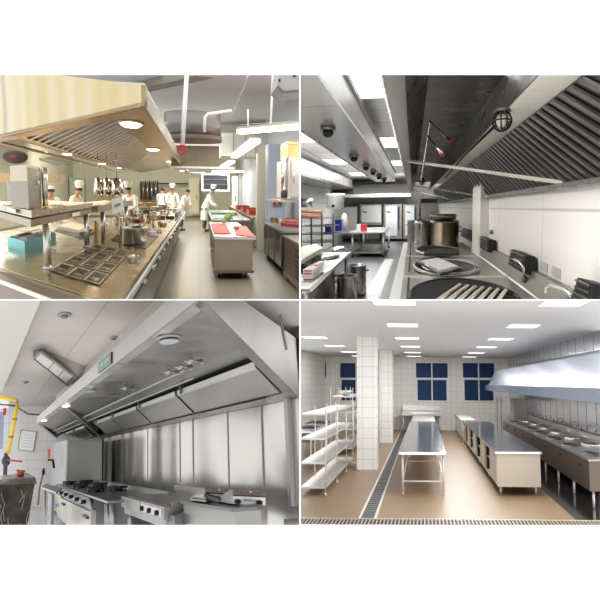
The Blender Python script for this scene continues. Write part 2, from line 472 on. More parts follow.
# tall steel unit on the shelf
zt0 = 1.475
q = [R.at(12, 207, z=zt0), R.at(29, 209, z=zt0), R.at(42, 206.5, z=zt0), R.at(28, 204, z=zt0)]
ztop = R.at(29, 167, x=q[1][0])[2]
t = R.thing('heated_cabinet', 'tall upright steel unit standing on the two layer pass shelf', 'cabinet', q[1])
R.part(t, 'body', B().slab([p[:2] for p in q], zt0, ztop), mat('unit_steel', (126, 114, 88), .3, .8))
R.part(t, 'top_band', B().slab([(p[0], p[1] - .01) for p in q], ztop - .12, ztop + .02), GOLD)
R.part(t, 'handle', B().tube([(ext(q[1], q[2], .6)[0] + .02, ext(q[1], q[2], .6)[1], zt0 + .25), (ext(q[1], q[2], .6)[0] + .02, ext(q[1], q[2], .6)[1], ztop - .15)], .012, 6), mat('bright_handle', (240, 240, 236), .2, .6))
b = B(); 
for k in (0, 1): 
    p = ext(q[1], q[2], 1.05 + .2 * k); b.tube([(p[0] + .02, p[1], zt0), (p[0] + .02, p[1], ztop + .03)], .02, 6)
R.part(t, 'side_pipe', b, STL)
R.one('over_shelf', B().box(-2.9, -1.75, 9.0, 9.5, R.at(60, 183, y=9)[2], R.at(60, 174, y=9)[2]), mat('over_shelf_gold', (196, 166, 124), .3, .8), 'copper coloured overhead bar shelf right of the tall steel unit', 'shelf')
# dark clock / speaker and vent on far left
p = R.at(15, 157, y=14)
t = R.thing('oval_speaker', 'dark oval speaker with red centre under the hood at the far left', 'speaker', p)
R.part(t, 'case', B().ell(p, (.24, .12, .13), 18, 10), mat('speaker_dark', (70, 60, 50), .5))
R.part(t, 'centre', B().ell((p[0], p[1] - .1, p[2]), (.09, .04, .04), 12, 6), mat('speaker_red', (150, 60, 50), .5))
q = [R.at(39, 160, y=15), R.at(60, 167, y=15), R.at(70, 165, y=17), R.at(56, 158, y=17)]
R.one('ceiling_vent', B().plate(q, (0, 0, .04)), mat('vent_olive', (158, 150, 122), .5), 'square olive vent panel behind the copper hood rim at the left', 'vent')
R.one('window_board', B().box(R.at(-2, 0, y=18)[0], R.at(11, 0, y=18)[0], 18, 18.1, R.at(5, 206, y=18)[2], R.at(5, 176, y=18)[2]), mat('board_pale', (176, 178, 170), .4, 0, var=.2, scale=2), 'mottled pale window panel at the far left behind the tall steel unit', 'panel')
# ---- teal box with rolls
q = [R.at(8, 247.5, z=.9), R.at(25, 252, z=.9), R.at(56, 241.5, z=.9), R.at(40, 236, z=.9)]
zt1 = 1.03
TEAL = mat('teal_plastic', (96, 200, 204), .35)
t = R.thing('teal_box', 'turquoise plastic box holding film rolls at the left end of the island', 'box', q[1])
R.part(t, 'base', B().slab([p[:2] for p in q], .9, .915), TEAL)
for k in range(4):
    a, c = q[k], q[(k + 1) % 4]
    cx_, cy_ = sum(p[0] for p in q) / 4, sum(p[1] for p in q) / 4
    i1 = (a[0] + (cx_ - a[0]) * .06, a[1] + (cy_ - a[1]) * .06); i2 = (c[0] + (cx_ - c[0]) * .06, c[1] + (cy_ - c[1]) * .06)
    R.part(t, 'side_wall', B().slab([a[:2], c[:2], i2, i1], .915, zt1), TEAL)
for k, (u, lab, m_) in enumerate(((.3, 'white film roll lying at the front of the turquoise box', WP), (.7, 'grey foil roll lying at the back of the turquoise box', mat('foil_roll', (176, 176, 166), .3, .6)))):
    a = lerp2 = tuple(q[0][i] + (q[3][i] - q[0][i]) * u for i in range(2)); c = tuple(q[1][i] + (q[2][i] - q[1][i]) * (u * .9) for i in range(2))
    a2 = ext(a, c, .1); c2 = ext(a, c, .9)
    q0 = tuple(q[1][i] + (q[0][i] - q[1][i]) * (.3 + .4 * k) for i in range(2)); q1 = tuple(q[2][i] + (q[3][i] - q[2][i]) * (.3 + .4 * k) for i in range(2))
    a2 = ext(q0, q1, .1); c2 = ext(q0, q1, .88)
    t2 = R.thing('film_roll', lab, 'roll', (a2[0], a2[1], .93))
    R.part(t2, 'roll', B().tube([(a2[0], a2[1], 1.0), (c2[0], c2[1], 1.0)], .055, 12), m_)
    R.part(t2, 'core', B().tube([(a2[0] - .0, a2[1] - .04, 1.0), (a2[0], a2[1], 1.0)], .02, 8), BRN)
# ---- tray on burner by second post
q = [R.at(57, 229, z=.93), R.at(80, 234.5, z=.93), R.at(92, 229, z=.93), R.at(72, 224.5, z=.93)]
t = R.thing('roasting_tray', 'steel roasting tray on a dark burner between the shelf posts', 'tray', q[0])
R.part(t, 'tray_body', B().slab([p[:2] for p in q], .92, .99), GOLDS)
R.part(t, 'inner', B().slab([(p[0] + (q[(k + 2) % 4][0] - p[0]) * .08, p[1] + (q[(k + 2) % 4][1] - p[1]) * .08) for k, p in enumerate(q)], .99, .995), mat('tray_inner', (216, 208, 184), .3, .7))
R.part(t, 'handle', B().tube([(q[1][0], q[1][1] - .02, .95), (q[1][0] + .02, q[1][1] - .2, .97), (q[2][0] + .02, q[2][1] - .2, .97), (q[2][0], q[2][1], .95)], .01, 6), STL)
R.one('burner_plate', B().slab([R.at(a, c_, z=.9)[:2] for a, c_ in ((54, 231), (82, 239), (100, 231), (72, 223))], .901, .918), DKA, 'dark burner plate under the steel roasting tray', 'burner')
# ---- main pot
def pot(px, py, r_, h, lab, m=STL, lid=False, handles=True, fill=None, ky=1.6, z=.9, name='pot', cat='pot'):
    p = R.at(px, py, z=z)
    t = R.thing(name, lab, cat, p)
    R.part(t, 'body', B().lathe(p[0], p[1], [(r_ * .95, z), (r_, z + .015), (r_, z + h - .012), (r_ * 1.05, z + h), (r_ * .95, z + h), (r_ * .93, z + .03), (0, z + .025)], ky, 24), m)
    if lid:
        R.part(t, 'lid', B().lathe(p[0], p[1], [(r_ * 1.03, z + h), (r_ * .9, z + h + .03), (.03, z + h + .05), (0, z + h + .05)], ky, 24), m)
        R.part(t, 'lid_knob', B().ell((p[0], p[1], z + h + .07), .022, 8, 6), DKA)
    if handles:
        for sg in (-1, 1): R.part(t, 'handle', B().tube([(p[0] + sg * r_, p[1] - .06, z + h * .75), (p[0] + sg * (r_ + .04), p[1] - .05, z + h * .78), (p[0] + sg * (r_ + .04), p[1] + .05, z + h * .78), (p[0] + sg * r_, p[1] + .06, z + h * .75)], .008, 6), STL)
    if fill: R.part(t, 'food', B().lathe(p[0], p[1], [(r_ * .93, z + h * .8), (r_ * .5, z + h * .88), (0, z + h * .86)], ky, 20), fill)
    return t
FOODO = mat('food_orange', (196, 134, 72), .7, 0, var=.3, scale=30, bump=.5)
FOODG = mat('food_green', (120, 136, 70), .7, 0, var=.3, scale=30, bump=.5)
FOODR = mat('food_red', (150, 70, 50), .7, 0, var=.3, scale=30, bump=.5)
R.one('burner_plate', B().slab([R.at(a, c_, z=.9)[:2] for a, c_ in ((111, 240), (146, 249), (158, 236), (128, 229))], .901, .915), DKA, 'dark burner plate under the big shiny cooking pot', 'burner')
p = R.at(134.5, 243, z=.915)
pot(134.5, 243, .165, .22, 'big shiny cooking pot with ladles on the island counter', lid=False, fill=FOODO, ky=2, z=.915)
for k, (dx_, lab) in enumerate(((-.07, 'steel ladle standing in the big shiny pot, left one'), (.05, 'steel ladle standing in the big shiny pot, right one'))):
    t = R.thing('ladle', lab, 'ladle', (p[0] + dx_, p[1], 1.05))
    R.part(t, 'handle', B().tube([(p[0] + dx_, p[1], 1.05), (p[0] + dx_ * 3.2, p[1] - .1, 1.22)], .008, 6), STL)
    R.part(t, 'scoop', B().ell((p[0] + dx_, p[1], 1.05), (.035, .035, .025), 10, 6), STL)
pot(133.5, 262, .055, .07, 'small steel cup beside the right column of inset pans', handles=False, ky=1.6, name='cup', cat='cup')
pot(152.5, 237, .06, .09, 'pale lilac bowl just right of the big shiny pot', m=mat('lilac_bowl', (226, 214, 234), .4), handles=False, name='bowl', cat='bowl')
far = [
 (146, 229, .10, .10, 'steel saucepan behind the lilac bowl', STL, FOODO, 1), (158, 232, .07, .05, 'small dish of orange food right of the lilac bowl', STL, FOODO, 0),
 (163, 226, .08, .06, 'shallow pan with orange food near the rail', GOLDS, FOODO, 0), (150, 221, .16, .16, 'steel pot with flared rim behind the saucepan', STL, None, 1),
 (138, 222, .15, .07, 'wide dark pan behind the big shiny pot', DKA, FOODR, 0), (126, 221, .14, .08, 'wide frying pan with orange food left of the dark pan', GOLDS, FOODO, 0),
 (160, 219, .13, .09, 'brown food pan in the middle of the island', BRN, FOODR, 1), (170, 219, .11, .07, 'dark pan near the far rail', DKA, FOODR, 0),
 (148, 214, .16, .12, 'low dark pot in front of the chefs', DKA, None, 1), (165, 214, .15, .12, 'steel pot before the blue container', STL, FOODO, 1),
 (136, 214, .16, .10, 'wide orange food pan at the back left', GOLDS, FOODO, 0), (157, 211, .17, .16, 'tall pale pot at the back of the island', STL, None, 1),
 (172, 210.5, .18, .08, 'shallow green food pan by the blue container', STL, FOODG, 0), (145, 209.5, .2, .10, 'flat pan with green food far back on the island', GOLDS, FOODG, 0),
 (132, 216, .14, .18, 'tall steel pot with dark inside behind the wide dark pan', STL, None, 1), (118, 224, .12, .14, 'steel saucepan on the island under the white placard', STL, FOODR, 1),
 (101, 226, .12, .06, 'shallow steel pan between the shelf posts', GOLDS, FOODO, 0), (154, 226, .06, .10, 'small steel pot with spoon beside the rail pan', STL, None, 0),
 (143, 218, .12, .12, 'dark brown saucepan behind the steel saucepan', BRN, FOODR, 1), (153, 216, .10, .13, 'steel bain marie pot in the middle of the island', STL, FOODG, 0),
 (168, 222, .06, .05, 'small white dish by the rail', WP, FOODO, 0), (159, 224, .06, .05, 'small red sauce dish before the rail pan', mat('dish_red', (150, 60, 44), .4), FOODR, 0),
 (176, 212, .12, .12, 'orange soup pot left of the blue container', STL, FOODO, 1), (151, 206.5, .22, .18, 'large copper pot at the back of the island', COPR, FOODO, 1),
 (140, 206, .2, .14, 'copper pan farthest back on the left', COPR, FOODO, 1), (127, 211, .14, .14, 'steel pot behind the white placard', STL, FOODO, 1),
 (164, 207.5, .24, .12, 'orange food pan farthest along the island', GOLDS, FOODO, 0)]
for px, py, r_, h_, lab, m_, fl, hd in far: pot(px, py, r_, h_, lab, m=m_, handles=bool(hd), fill=fl, ky=2)
for px, py, hh, m_, lab in ((96, 236, .24, mat('bottle_oil', (176, 150, 60), .15), 'yellow oil bottle left of the second shelf post'), (101, 233, .20, mat('bottle_white', (226, 222, 212), .4), 'white squeeze bottle behind the oil bottle'),
                            (142, 226, .17, mat('bottle_red', (170, 56, 40), .35), 'red sauce bottle behind the big shiny pot'), (121, 236, .16, mat('bottle_dark', (70, 54, 40), .3), 'dark sauce bottle left of the big shiny pot'),
                            (156, 227, .14, mat('bottle_white', (226, 222, 212), .4), 'small white bottle right of the lilac bowl'), (167, 216, .2, STL, 'tall steel shaker near the far rail')):
    p = R.at(px, py, z=.9); t = R.thing('bottle', lab, 'bottle', p)
    R.part(t, 'body', B().lathe(p[0], p[1], [(.034, .9), (.036, .92), (.036, .9 + hh * .62), (.014, .9 + hh * .82), (.014, .9 + hh * .9)], 1.3, 16), m_)
    R.part(t, 'cap', B().cyl(p[0], p[1], .9 + hh * .9, .9 + hh, .017, 1.3, 12), DKA)
q = [R.at(174, 220, z=.9), R.at(186, 220, z=.9), R.at(187, 213, z=.9), R.at(176, 213, z=.9)]
t = R.thing('food_container', 'blue grey plastic container at the far end of the island', 'container', q[0])
xa, xb, ya, yb = q[0][0], XE - .02, 18.5, 22.5
R.part(t, 'tub', B().box(xa, xb, ya, ya + .05, .9, 1.08).box(xa, xb, yb, yb + .05, .9, 1.08).box(xa, xa + .02, ya + .05, yb, .9, 1.08).box(xb - .02, xb, ya + .05, yb, .9, 1.08).box(xa + .02, xb - .02, ya + .05, yb, .9, .95), mat('container_blue', (128, 140, 166), .4))
R.part(t, 'rim', B().box(xa - .02, xb + .02, ya - .04, ya, 1.05, 1.09), mat('container_rim', (176, 184, 196), .4))
# heat lamps over the far shelf
for k, (px, lab) in enumerate(((98.5, 'tall steel dome heat lamp nearest the copper bar'), (107, 'middle steel dome heat lamp over the far shelf'), (117, 'wide steel dome heat lamp above the white placard'))):
    Yl = 11.5
    c = R.at(px, 195, y=Yl); z1 = R.at(px, 178, y=Yl)[2]; rr_ = .075 if k < 2 else .11
    t = R.thing('heat_lamp', lab, 'heat lamp', (c[0], Yl, c[2]), 'dome heat lamps over the pass')
    R.part(t, 'shade', B().lathe(c[0], Yl, [(rr_, c[2]), (rr_ * .98, c[2] + .1), (rr_ * .8, z1 - .06), (rr_ * .4, z1), (.01, z1 + .01)], 1, 20), mat('lamp_chrome', (222, 214, 204), .15, .95))
    R.part(t, 'cord', B().tube([(c[0], Yl, z1), (c[0], Yl, 2.24)], .006, 6), STL)
    R.part(t, 'bulb', B().ell((c[0], Yl, c[2] + .03), .035, 8, 6), glow('warm_bulb', (255, 226, 170), 4))
# placard
q = [R.at(112, 198.5, y=9.6), R.at(122, 197.5, y=9.6), R.at(124, 211, y=9.6), R.at(112.5, 214, y=9.6)]
t = R.thing('placard', 'white placard with one short dark word standing over the island', 'sign', q[3])
R.part(t, 'sheet', B().plate(q, (0, .02, 0)), WP)
def qp(u, v): return tuple((q[0][i] * (1 - u) + q[1][i] * u) * (1 - v) + (q[3][i] * (1 - u) + q[2][i] * u) * v for i in range(3))
b = B()
for k in range(4):
    u = .2 + k * .155
    for (u0, v0, u1, v1) in ((0, 0, .04, .2), (.04, 0, .11, .045), (.04, .155, .11, .2)) + (((.04, .08, .09, .12),) if k % 2 == 0 else ((.08, .045, .11, .155),)):
        v = .42 - k * .015
        b.plate([tuple(c - (.004 if i == 1 else 0) for i, c in enumerate(qp(u + a_, v + b_))) for a_, b_ in ((u0, v0), (u1, v0), (u1, v1), (u0, v1))], (0, -.002, 0))
R.part(t, 'word', b, mat('ink_dark', (54, 44, 50), .6))
a = R.at(119, 212, y=9.62); R.part(t, 'stem', B().tube([a, (a[0], a[1], .9)], .012, 6), STL)
# ---- the big hood
hx0, hx1 = -.38, -2.08
zb = 2.24
hA = (hx0, 5.07); hB = R.at(0, 137, z=zb)[:2]; hC = ext(hA, hB, 1.5)
Yend = 24.8
t = R.thing('exhaust_hood', 'huge golden steel island hood with rows of warm lamps and baffle filters', 'hood', (-1.2, 10, 2.24))
pt = R.at(145, 85, y=5.07)
topR = pt[2]; a_ = R.at(56, 76, y=ext(hA, hB, .55)[1]); zl = R.at(0, 68, y=hB[1])[2]
mB = ext(hA, hB, .62)
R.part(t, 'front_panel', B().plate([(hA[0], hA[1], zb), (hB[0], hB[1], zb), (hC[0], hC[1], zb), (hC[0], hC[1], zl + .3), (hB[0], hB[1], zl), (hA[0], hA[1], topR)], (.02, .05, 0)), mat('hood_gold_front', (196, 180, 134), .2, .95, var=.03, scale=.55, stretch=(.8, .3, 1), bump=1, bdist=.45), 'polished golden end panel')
R.part(t, 'side_lip', B().box(hx0 - .02, hx0, 5.07, Yend, zb, topR), GOLDS)
R.part(t, 'top_panel', B().plate([(hx0, 5.12, topR), (hx0, Yend, topR), (-2.6, Yend, topR + .5), (hC[0], hC[1] + .1, zl + .2)], (0, 0, .02)), STL)
def band4(p, m_, nm, lab=None): return R.part(t, nm, B().plate(p, (0, 0, .03)), m_, lab)
band4([(hx0, 5.1, zb), (hx0 - .05, 5.15, zb), (hx0 - .05, Yend, zb), (hx0, Yend, zb)], COPR, 'rim')
def hn(u): return ext(hA, hB, u)
fr0, fr1 = hn(0), hn(1.35)
band4([(fr0[0], fr0[1], zb), (fr1[0], fr1[1], zb), (fr1[0], fr1[1] + .5, zb), (fr0[0], fr0[1] + .5, zb)], COPR, 'rim')
band4([(hx1 - .03, 8.2, zb), (hx1 + .05, 8.2, zb), (hx1 + .05, Yend, zb), (hx1 - .03, Yend, zb)], COPR, 'rim')
band4([(hx1 - .03, 8.6, zb + .1), (-2.6, 9.5, zb + .1), (-2.6, Yend, zb + .1), (hx1 - .03, Yend, zb + .1)], mat('hood_left_band', (170, 140, 110), .4, .7), 'light_band')
band4([(-2.6, 9.7, zb), (-2.68, 9.7, zb), (-2.68, Yend, zb), (-2.6, Yend, zb)], COPR, 'rim')
band4([(hx0 - .05, 5.3, zb + .12), (-.85, 6.0, zb + .12), (-.85, Yend, zb + .12), (hx0 - .05, Yend, zb + .12)], mat('lamp_band', (186, 160, 122), .35, .8, var=.06), 'lamp_band')
# filters on slope: from x -.85 to -2.05, rising to the right
q = [(-2.04, 8.4, zb + .02), (-.85, 6.4, zb + .22), (-.85, 14.6, zb + .22), (-2.04, 20, zb + .02)]
R.part(t, 'filter_back', B().plate(q, (0, 0, .02)), mat('filter_dark_a', (84, 72, 68), .4, .8))
q2 = [(-2.04, 20, zb + .02), (-.85, 14.6, zb + .22), (-.85, Yend, zb + .22), (-2.04, Yend, zb + .02)]
R.part(t, 'end_filter_plate', B().plate(q2, (0, 0, .02)), mat('filter_plain_a', (128, 114, 108), .35, .8))
SLA = mat('slat_steel_a', (236, 226, 220), .3, .9)
for k in range(26):
    u = .02 + k / 26.5
    def lp(a, c, u): return tuple(a[i] + (c[i] - a[i]) * u for i in range(3))
    uu = u ** 1.15
    a, c = lp(q[0], q[3], uu), lp(q[1], q[2], uu)
    wv = .10 + .10 * uu
    R.part(t, 'baffle', B().plate([a, c, (c[0], c[1] + wv * .7, c[2]), (a[0], a[1] + wv, a[2])], (0, 0, -.022)), SLA)
LW = glow('warm_lamp', (255, 244, 214), 5)
for k, (px, py, s_) in enumerate(((131, 124.5, 1.9), (153, 149.5, 1.8), (159, 151, .01), (170.5, 161.5, 1.7), (177.5, 167, 1.6), (182, 170.5, 1.4))):
    if s_ < .1: continue
    p = R.at(px, py, z=zb + .1)
    l = R.part(t, 'lamp', B().lathe(p[0], p[1], [(.075 * s_, zb + .12), (.07 * s_, zb + .10), (0, zb + .10)], 2.4, 20), GOLD)
    R.part(l, 'bulb_glass', B().lathe(p[0], p[1], [(.06 * s_, zb + .10), (.045 * s_, zb + .08), (0, zb + .07)], 2.6, 20), LW)
    R.lamp((p[0], p[1], zb + .05), (.2, .4), 14 if k == 0 else 22, (1, .82, .55), name='hood_lamp_light')
for px, py in ((42, 152.5), (67, 154.5), (83, 163), (102, 164), (120, 168)):
    p = R.at(px, py, z=zb + .09)
    l = R.part(t, 'lamp', B().lathe(p[0], p[1], [(.09, zb + .1), (.08, zb + .085), (0, zb + .08)], 2.5, 14), LW)
R.lamp((-2.3, 14, zb), (.3, 8), 60, (1, .82, .55), name='hood_lamp_light')
# ---- ducts, pipes, lights
p0, p1 = R.at(163, 133, y=14), R.at(222, 112, y=14)
cx_ = (p0[0] + p1[0]) / 2; rr_ = (p1[0] - p0[0]) / 2
t = R.thing('round_duct', 'large round steel extraction drum hanging from the ceiling', 'duct', (cx_, 14.6, p0[2]))
R.part(t, 'drum', B().cyl(cx_, 14.6, p0[2], p1[2] + .02, rr_, 1, 40), mat('drum_steel', (138, 134, 130), .35, .75, var=.06, scale=1))
R.part(t, 'bottom_flange', B().lathe(cx_, 14.6, [(rr_ * 1.03, p0[2] - .12), (rr_ * 1.03, p0[2]), (rr_ * .9, p0[2])], 1, 40), mat('drum_dark', (112, 100, 84), .5, .4))
a, c = R.at(171, 166, y=16), R.at(219, 146, y=16)
t = R.thing('duct_box', 'olive grey steel duct box below the round extraction drum', 'duct', (0, 16, a[2]))
R.part(t, 'box', B().box(a[0], c[0], 16, 18, a[2], c[2]), mat('duct_olive', (142, 132, 112), .4, .6, var=.05))
R.part(t, 'white_ledge', B().box(a[0] - .02, c[0] + .02, 15.9, 16, c[2] - .01, c[2] + .05), WP)
R.part(t, 'white_ledge', B().box(a[0] - .02, c[0] + .35, 15.9, 16, a[2] - .05, a[2]), WP)
t = R.thing('drop_pipe', 'white vertical pipe with red valve wheel in front of the round drum', 'pipe', R.at(182, 152, y=9))
R.part(t, 'pipe_run', B().tube([R.at(187, 70, y=9), R.at(182.3, 146, y=9)], .03, 10), WP)
p = R.at(182, 150, y=8.9)
R.part(t, 'valve_wheel', B().tube([(p[0] + .055 * math.cos(u), p[1] + .02 * math.sin(u * 2), p[2] + .055 * math.sin(u)) for u in [2 * math.pi * i / 16 for i in range(16)]], .011, 6, True).tube([(p[0] - .05, p[1], p[2]), (p[0] + .05, p[1], p[2])], .008, 5).tube([(p[0], p[1], p[2] - .05), (p[0], p[1], p[2] + .05)], .008, 5), mat('valve_red', (196, 52, 48), .4))
def pipe(pts, r_, m_, lab): return R.one('ceiling_pipe', B().tube(pts, r_, 8), m_, lab, 'pipe')
pipe([R.at(204.5, 132, y=13), R.at(205, 117, y=13), R.at(208, 114, y=13), R.at(232, 110.5, y=13)], .028, WP, 'white bent pipe on the ceiling right of the drum')
pipe([R.at(232, 114, y=12.5), R.at(246, 82, y=9), R.at(250, 72, y=8)], .012, STL, 'thin grey conduit running along the ceiling right of the bent white pipe')
pipe([R.at(273, 70, y=14), R.at(270.5, 127, y=14)], .022, WP, 'white hanging rod reaching the nearest fluorescent light')
pipe([R.at(248, 109, y=14.5), R.at(248, 131, y=14.5)], .016, WP, 'short white rod at the left end of the nearest fluorescent light')
pipe([R.at(205, 173, y=24), R.at(190, 173, y=24), R.at(184, 164, y=24), R.at(190, 163.5, y=24)], .03, WP, 'small white bent pipe under the olive duct box')
pipe([R.at(240, 125, y=15.3), R.at(300, 121, y=13.9)], .014, mat('pipe_brass', (170, 160, 140), .4, .6), 'thin brownish pipe just above the nearest fluorescent light')
def fluo(a, c, w_, lab, hz=.09, ec=3.0):
    t = R.thing('fluorescent_light', lab, 'ceiling light', a)
    v = Vector(c) - Vector(a); n = Vector((-v.y, v.x, 0)).normalized() * w_
    A_ = [tuple(Vector(a) - n), tuple(Vector(a) + n), tuple(Vector(c) + n), tuple(Vector(c) - n)]
    R.part(t, 'diffuser', B().plate(A_, (0, 0, hz)), glow('fluo_white', (255, 255, 240), ec))
    R.part(t, 'housing', B().plate([(p[0], p[1], p[2] + hz) for p in A_], (0, 0, .05)), mat('fluo_housing', (214, 212, 196), .5))
    m = (Vector(a) + Vector(c)) / 2
    d_ = R.lamp((m.x, m.y, m.z - .05), (.6, 2.5), 60, (1, .97, .88), name='fluorescent_lamp_light')
fluo(R.at(240, 134, z=2.86), R.at(306, 128.5, z=2.86), .09, 'nearest fluorescent light, running to the right edge')
fluo(R.at(234, 158, z=2.9), R.at(255.5, 142.5, z=2.9), .13, 'slanting fluorescent light beyond the nearest one')
fluo(R.at(222.5, 168, z=2.9), R.at(232, 162.5, z=2.9), .13, 'small far fluorescent light pointing away down the aisle')
fluo(R.at(213, 172.5, y=39), R.at(243, 172.5, y=38), .12, 'farthest fluorescent light, level above the dark screen')
# wall box units
a, c = R.at(221, 156, y=25), R.at(269, 134, y=25)
t = R.thing('boxed_duct', 'white boxed ductwork high up behind the slanting fluorescent light', 'duct', a)
R.part(t, 'box', B().box(a[0], c[0] - .06, 25, 27, a[2], c[2]), mat('duct_white', (214, 212, 206), .5, 0, var=.03))
b = B()
for u in (.25, .5, .72): b.box(a[0] + (c[0] - a[0]) * u, a[0] + (c[0] - a[0]) * u + .02, 24.97, 25, a[2], c[2])
R.part(t, 'seams', b, mat('seam_brown', (160, 150, 134), .6))
a, c = R.at(277, 92, y=9), R.at(304, 70, y=9)
t = R.thing('air_unit', 'rounded grey air unit at the top right on the ceiling', 'air conditioner', a)
b = B(); b.hexa([(a[0], 9, a[2] + .07), (a[0] + .08, 9, a[2]), (c[0], 9, a[2] + .02), (c[0], 9, c[2]), (a[0] + .03, 9, c[2])], [(a[0], 9.8, a[2] + .07), (a[0] + .08, 9.8, a[2]), (c[0], 9.8, a[2] + .02), (c[0], 9.8, c[2]), (a[0] + .03, 9.8, c[2])])
R.part(t, 'case', b, mat('air_grey', (176, 174, 176), .5))
R.part(t, 'bottom_edge', B().tube([(a[0], 8.98, a[2] + .07), (a[0] + .08, 8.98, a[2]), (c[0], 8.98, a[2] + .03)], .016, 6), mat('air_edge', (120, 112, 98), .5))
for hx in (a[0] + .15, a[0] + .6): R.part(t, 'hanger', B().tube([(hx, 9.4, c[2]), (hx, 9.4, 4.2)], .012, 6), STL)
R.part(t, 'sensor', B().box(a[0] + .02, a[0] + .04, 8.97, 9, a[2] + .13, a[2] + .16).box(a[0] + .2, a[0] + .24, 8.97, 9, a[2] + .20, a[2] + .24), BLK)
# back wall: dark screen, shelves, doors
a, c = R.at(201.5, 191, y=38), R.at(229.5, 173.5, y=38)
t = R.thing('display_screen', 'wide dark screen in a white frame at the end of the aisle', 'screen', a)
R.part(t, 'screen_glass', B().box(a[0] + .1, c[0] - .1, 38, 38.1, a[2] + .1, c[2] - .1), mat('screen_dark', (52, 54, 64), .2))
fb = B().box(a[0], c[0], 38.02, 38.2, a[2], a[2] + .1).box(a[0], c[0], 38.02, 38.2, c[2] - .1, c[2]).box(a[0], a[0] + .1, 38.02, 38.2, a[2] + .1, c[2] - .1).box(c[0] - .1, c[0], 38.02, 38.2, a[2] + .1, c[2] - .1)
R.part(t, 'frame', fb, WP)
R.part(t, 'slats', B().box(a[0] + .12, c[0] - .12, 37.97, 38, a[2] + .35, a[2] + .4).box(a[0] + .12, c[0] - .12, 37.97, 38, a[2] + .62, a[2] + .67), mat('screen_line', (84, 86, 96), .3))
for k, (x0, x1, y0, y1, m_, lab) in enumerate((
    (232, 238, 176, 213, WP, 'white upright cupboard right of the dark screen'), (238.5, 246, 174, 210, mat('cup_grey', (190, 192, 190), .4), 'pale grey upright cupboard beside the white one'),
    (246.5, 256, 176, 208, mat('cup_yellow', (206, 196, 150), .5), 'cream upright cupboard next to the pale pillar'), (189, 199, 178, 214, mat('door_cream', (216, 208, 176), .5), 'cream door behind the working chef'),
    (140, 150, 183, 204, mat('rack_brown', (140, 112, 84), .6), 'brown utensil cupboard on the back wall above the island'), (151, 158, 183, 200, mat('rack_blue', (120, 134, 136), .6), 'blue grey cupboard right of the brown utensil cupboard'),
    (70, 84, 178, 205, mat('door_green', (176, 184, 156), .5), 'pale green door behind the left chefs'), (103, 112, 178, 200, mat('rack_olive', (164, 150, 104), .5), 'olive cupboard behind the dome heat lamps'))):
    Yw = 44 if x0 < 230 else 40
    a, c = R.at(x0, y1, y=Yw), R.at(x1, y0, y=Yw)
    t = R.thing('cupboard', lab, 'cupboard', (a[0], Yw, 0))
    R.part(t, 'case', B().box(a[0], c[0], Yw, Yw + .6, max(0, a[2]), c[2]), m_)
    R.part(t, 'door_panel', B().box(a[0] + .06, c[0] - .06, Yw - .04, Yw, max(.1, a[2] + .08), c[2] - .08), m_)
    R.part(t, 'handle', B().tube([(c[0] - .15, Yw - .07, 1.1), (c[0] - .15, Yw - .07, 1.4)], .02, 6), DKA)
t = R.thing('utensil_rail', 'dark rail of hanging utensils on the back wall above the chefs', 'rail', R.at(160, 183, y=45))
R.part(t, 'rail', B().tube([R.at(157, 183.5, y=45), R.at(199, 184, y=45)], .05, 6), DKA)
rr = random.Random(5)
for k in range(9):
    p = R.at(141 + k * 2.1, 181, y=43.5)
    R.part(t, 'hanging_tool', B().tube([p, (p[0], p[1], p[2] - .9 - rr.random() * .3)], .045, 5), STL if k % 2 else DKA)
# ---- people
chef(R, R.at(51, 195, y=17)[0], 17, .2, 'chef in white with folded arms behind the tall steel unit, leftmost person', h=1.68, cap='low', hands=((.1, -.25, 1.15), (-.1, -.25, 1.2)), lean=.02)
chef(R, R.at(66, 195, y=18.5)[0], 18.5, 1.2, 'chef in white cap bending to the left, second person from the left', h=1.72, cap='tall', lean=.3)
chef(R, R.at(133, 195, y=20.5)[0], 20.5, -.5, 'chef in white beside the far shelf, behind the big shiny pot', h=1.76, cap='tall', lean=.15)
chef(R, R.at(161, 195, y=31)[0], 31, 2.8, 'dark haired cook in white at the island end, leftmost of three', h=1.74, cap=None, lean=.1)
chef(R, R.at(171.5, 195, y=30)[0], 30, .2, 'cook in white with tall hat at the island end, middle of three', h=1.8, cap='tall', lean=.15)
chef(R, R.at(180, 195, y=29)[0], 29, .9, 'cook in white bending at the island end, rightmost of three', h=1.7, cap=None, lean=.35)
chef(R, R.at(204.5, 231, z=0)[0], 28.6, 1.35, 'chef with tall white hat working at the green table in the aisle', h=1.78, cap='tall', lean=.22, head_down=.1, hands=((-.14, -.55, .98), (.14, -.5, 1.0)))
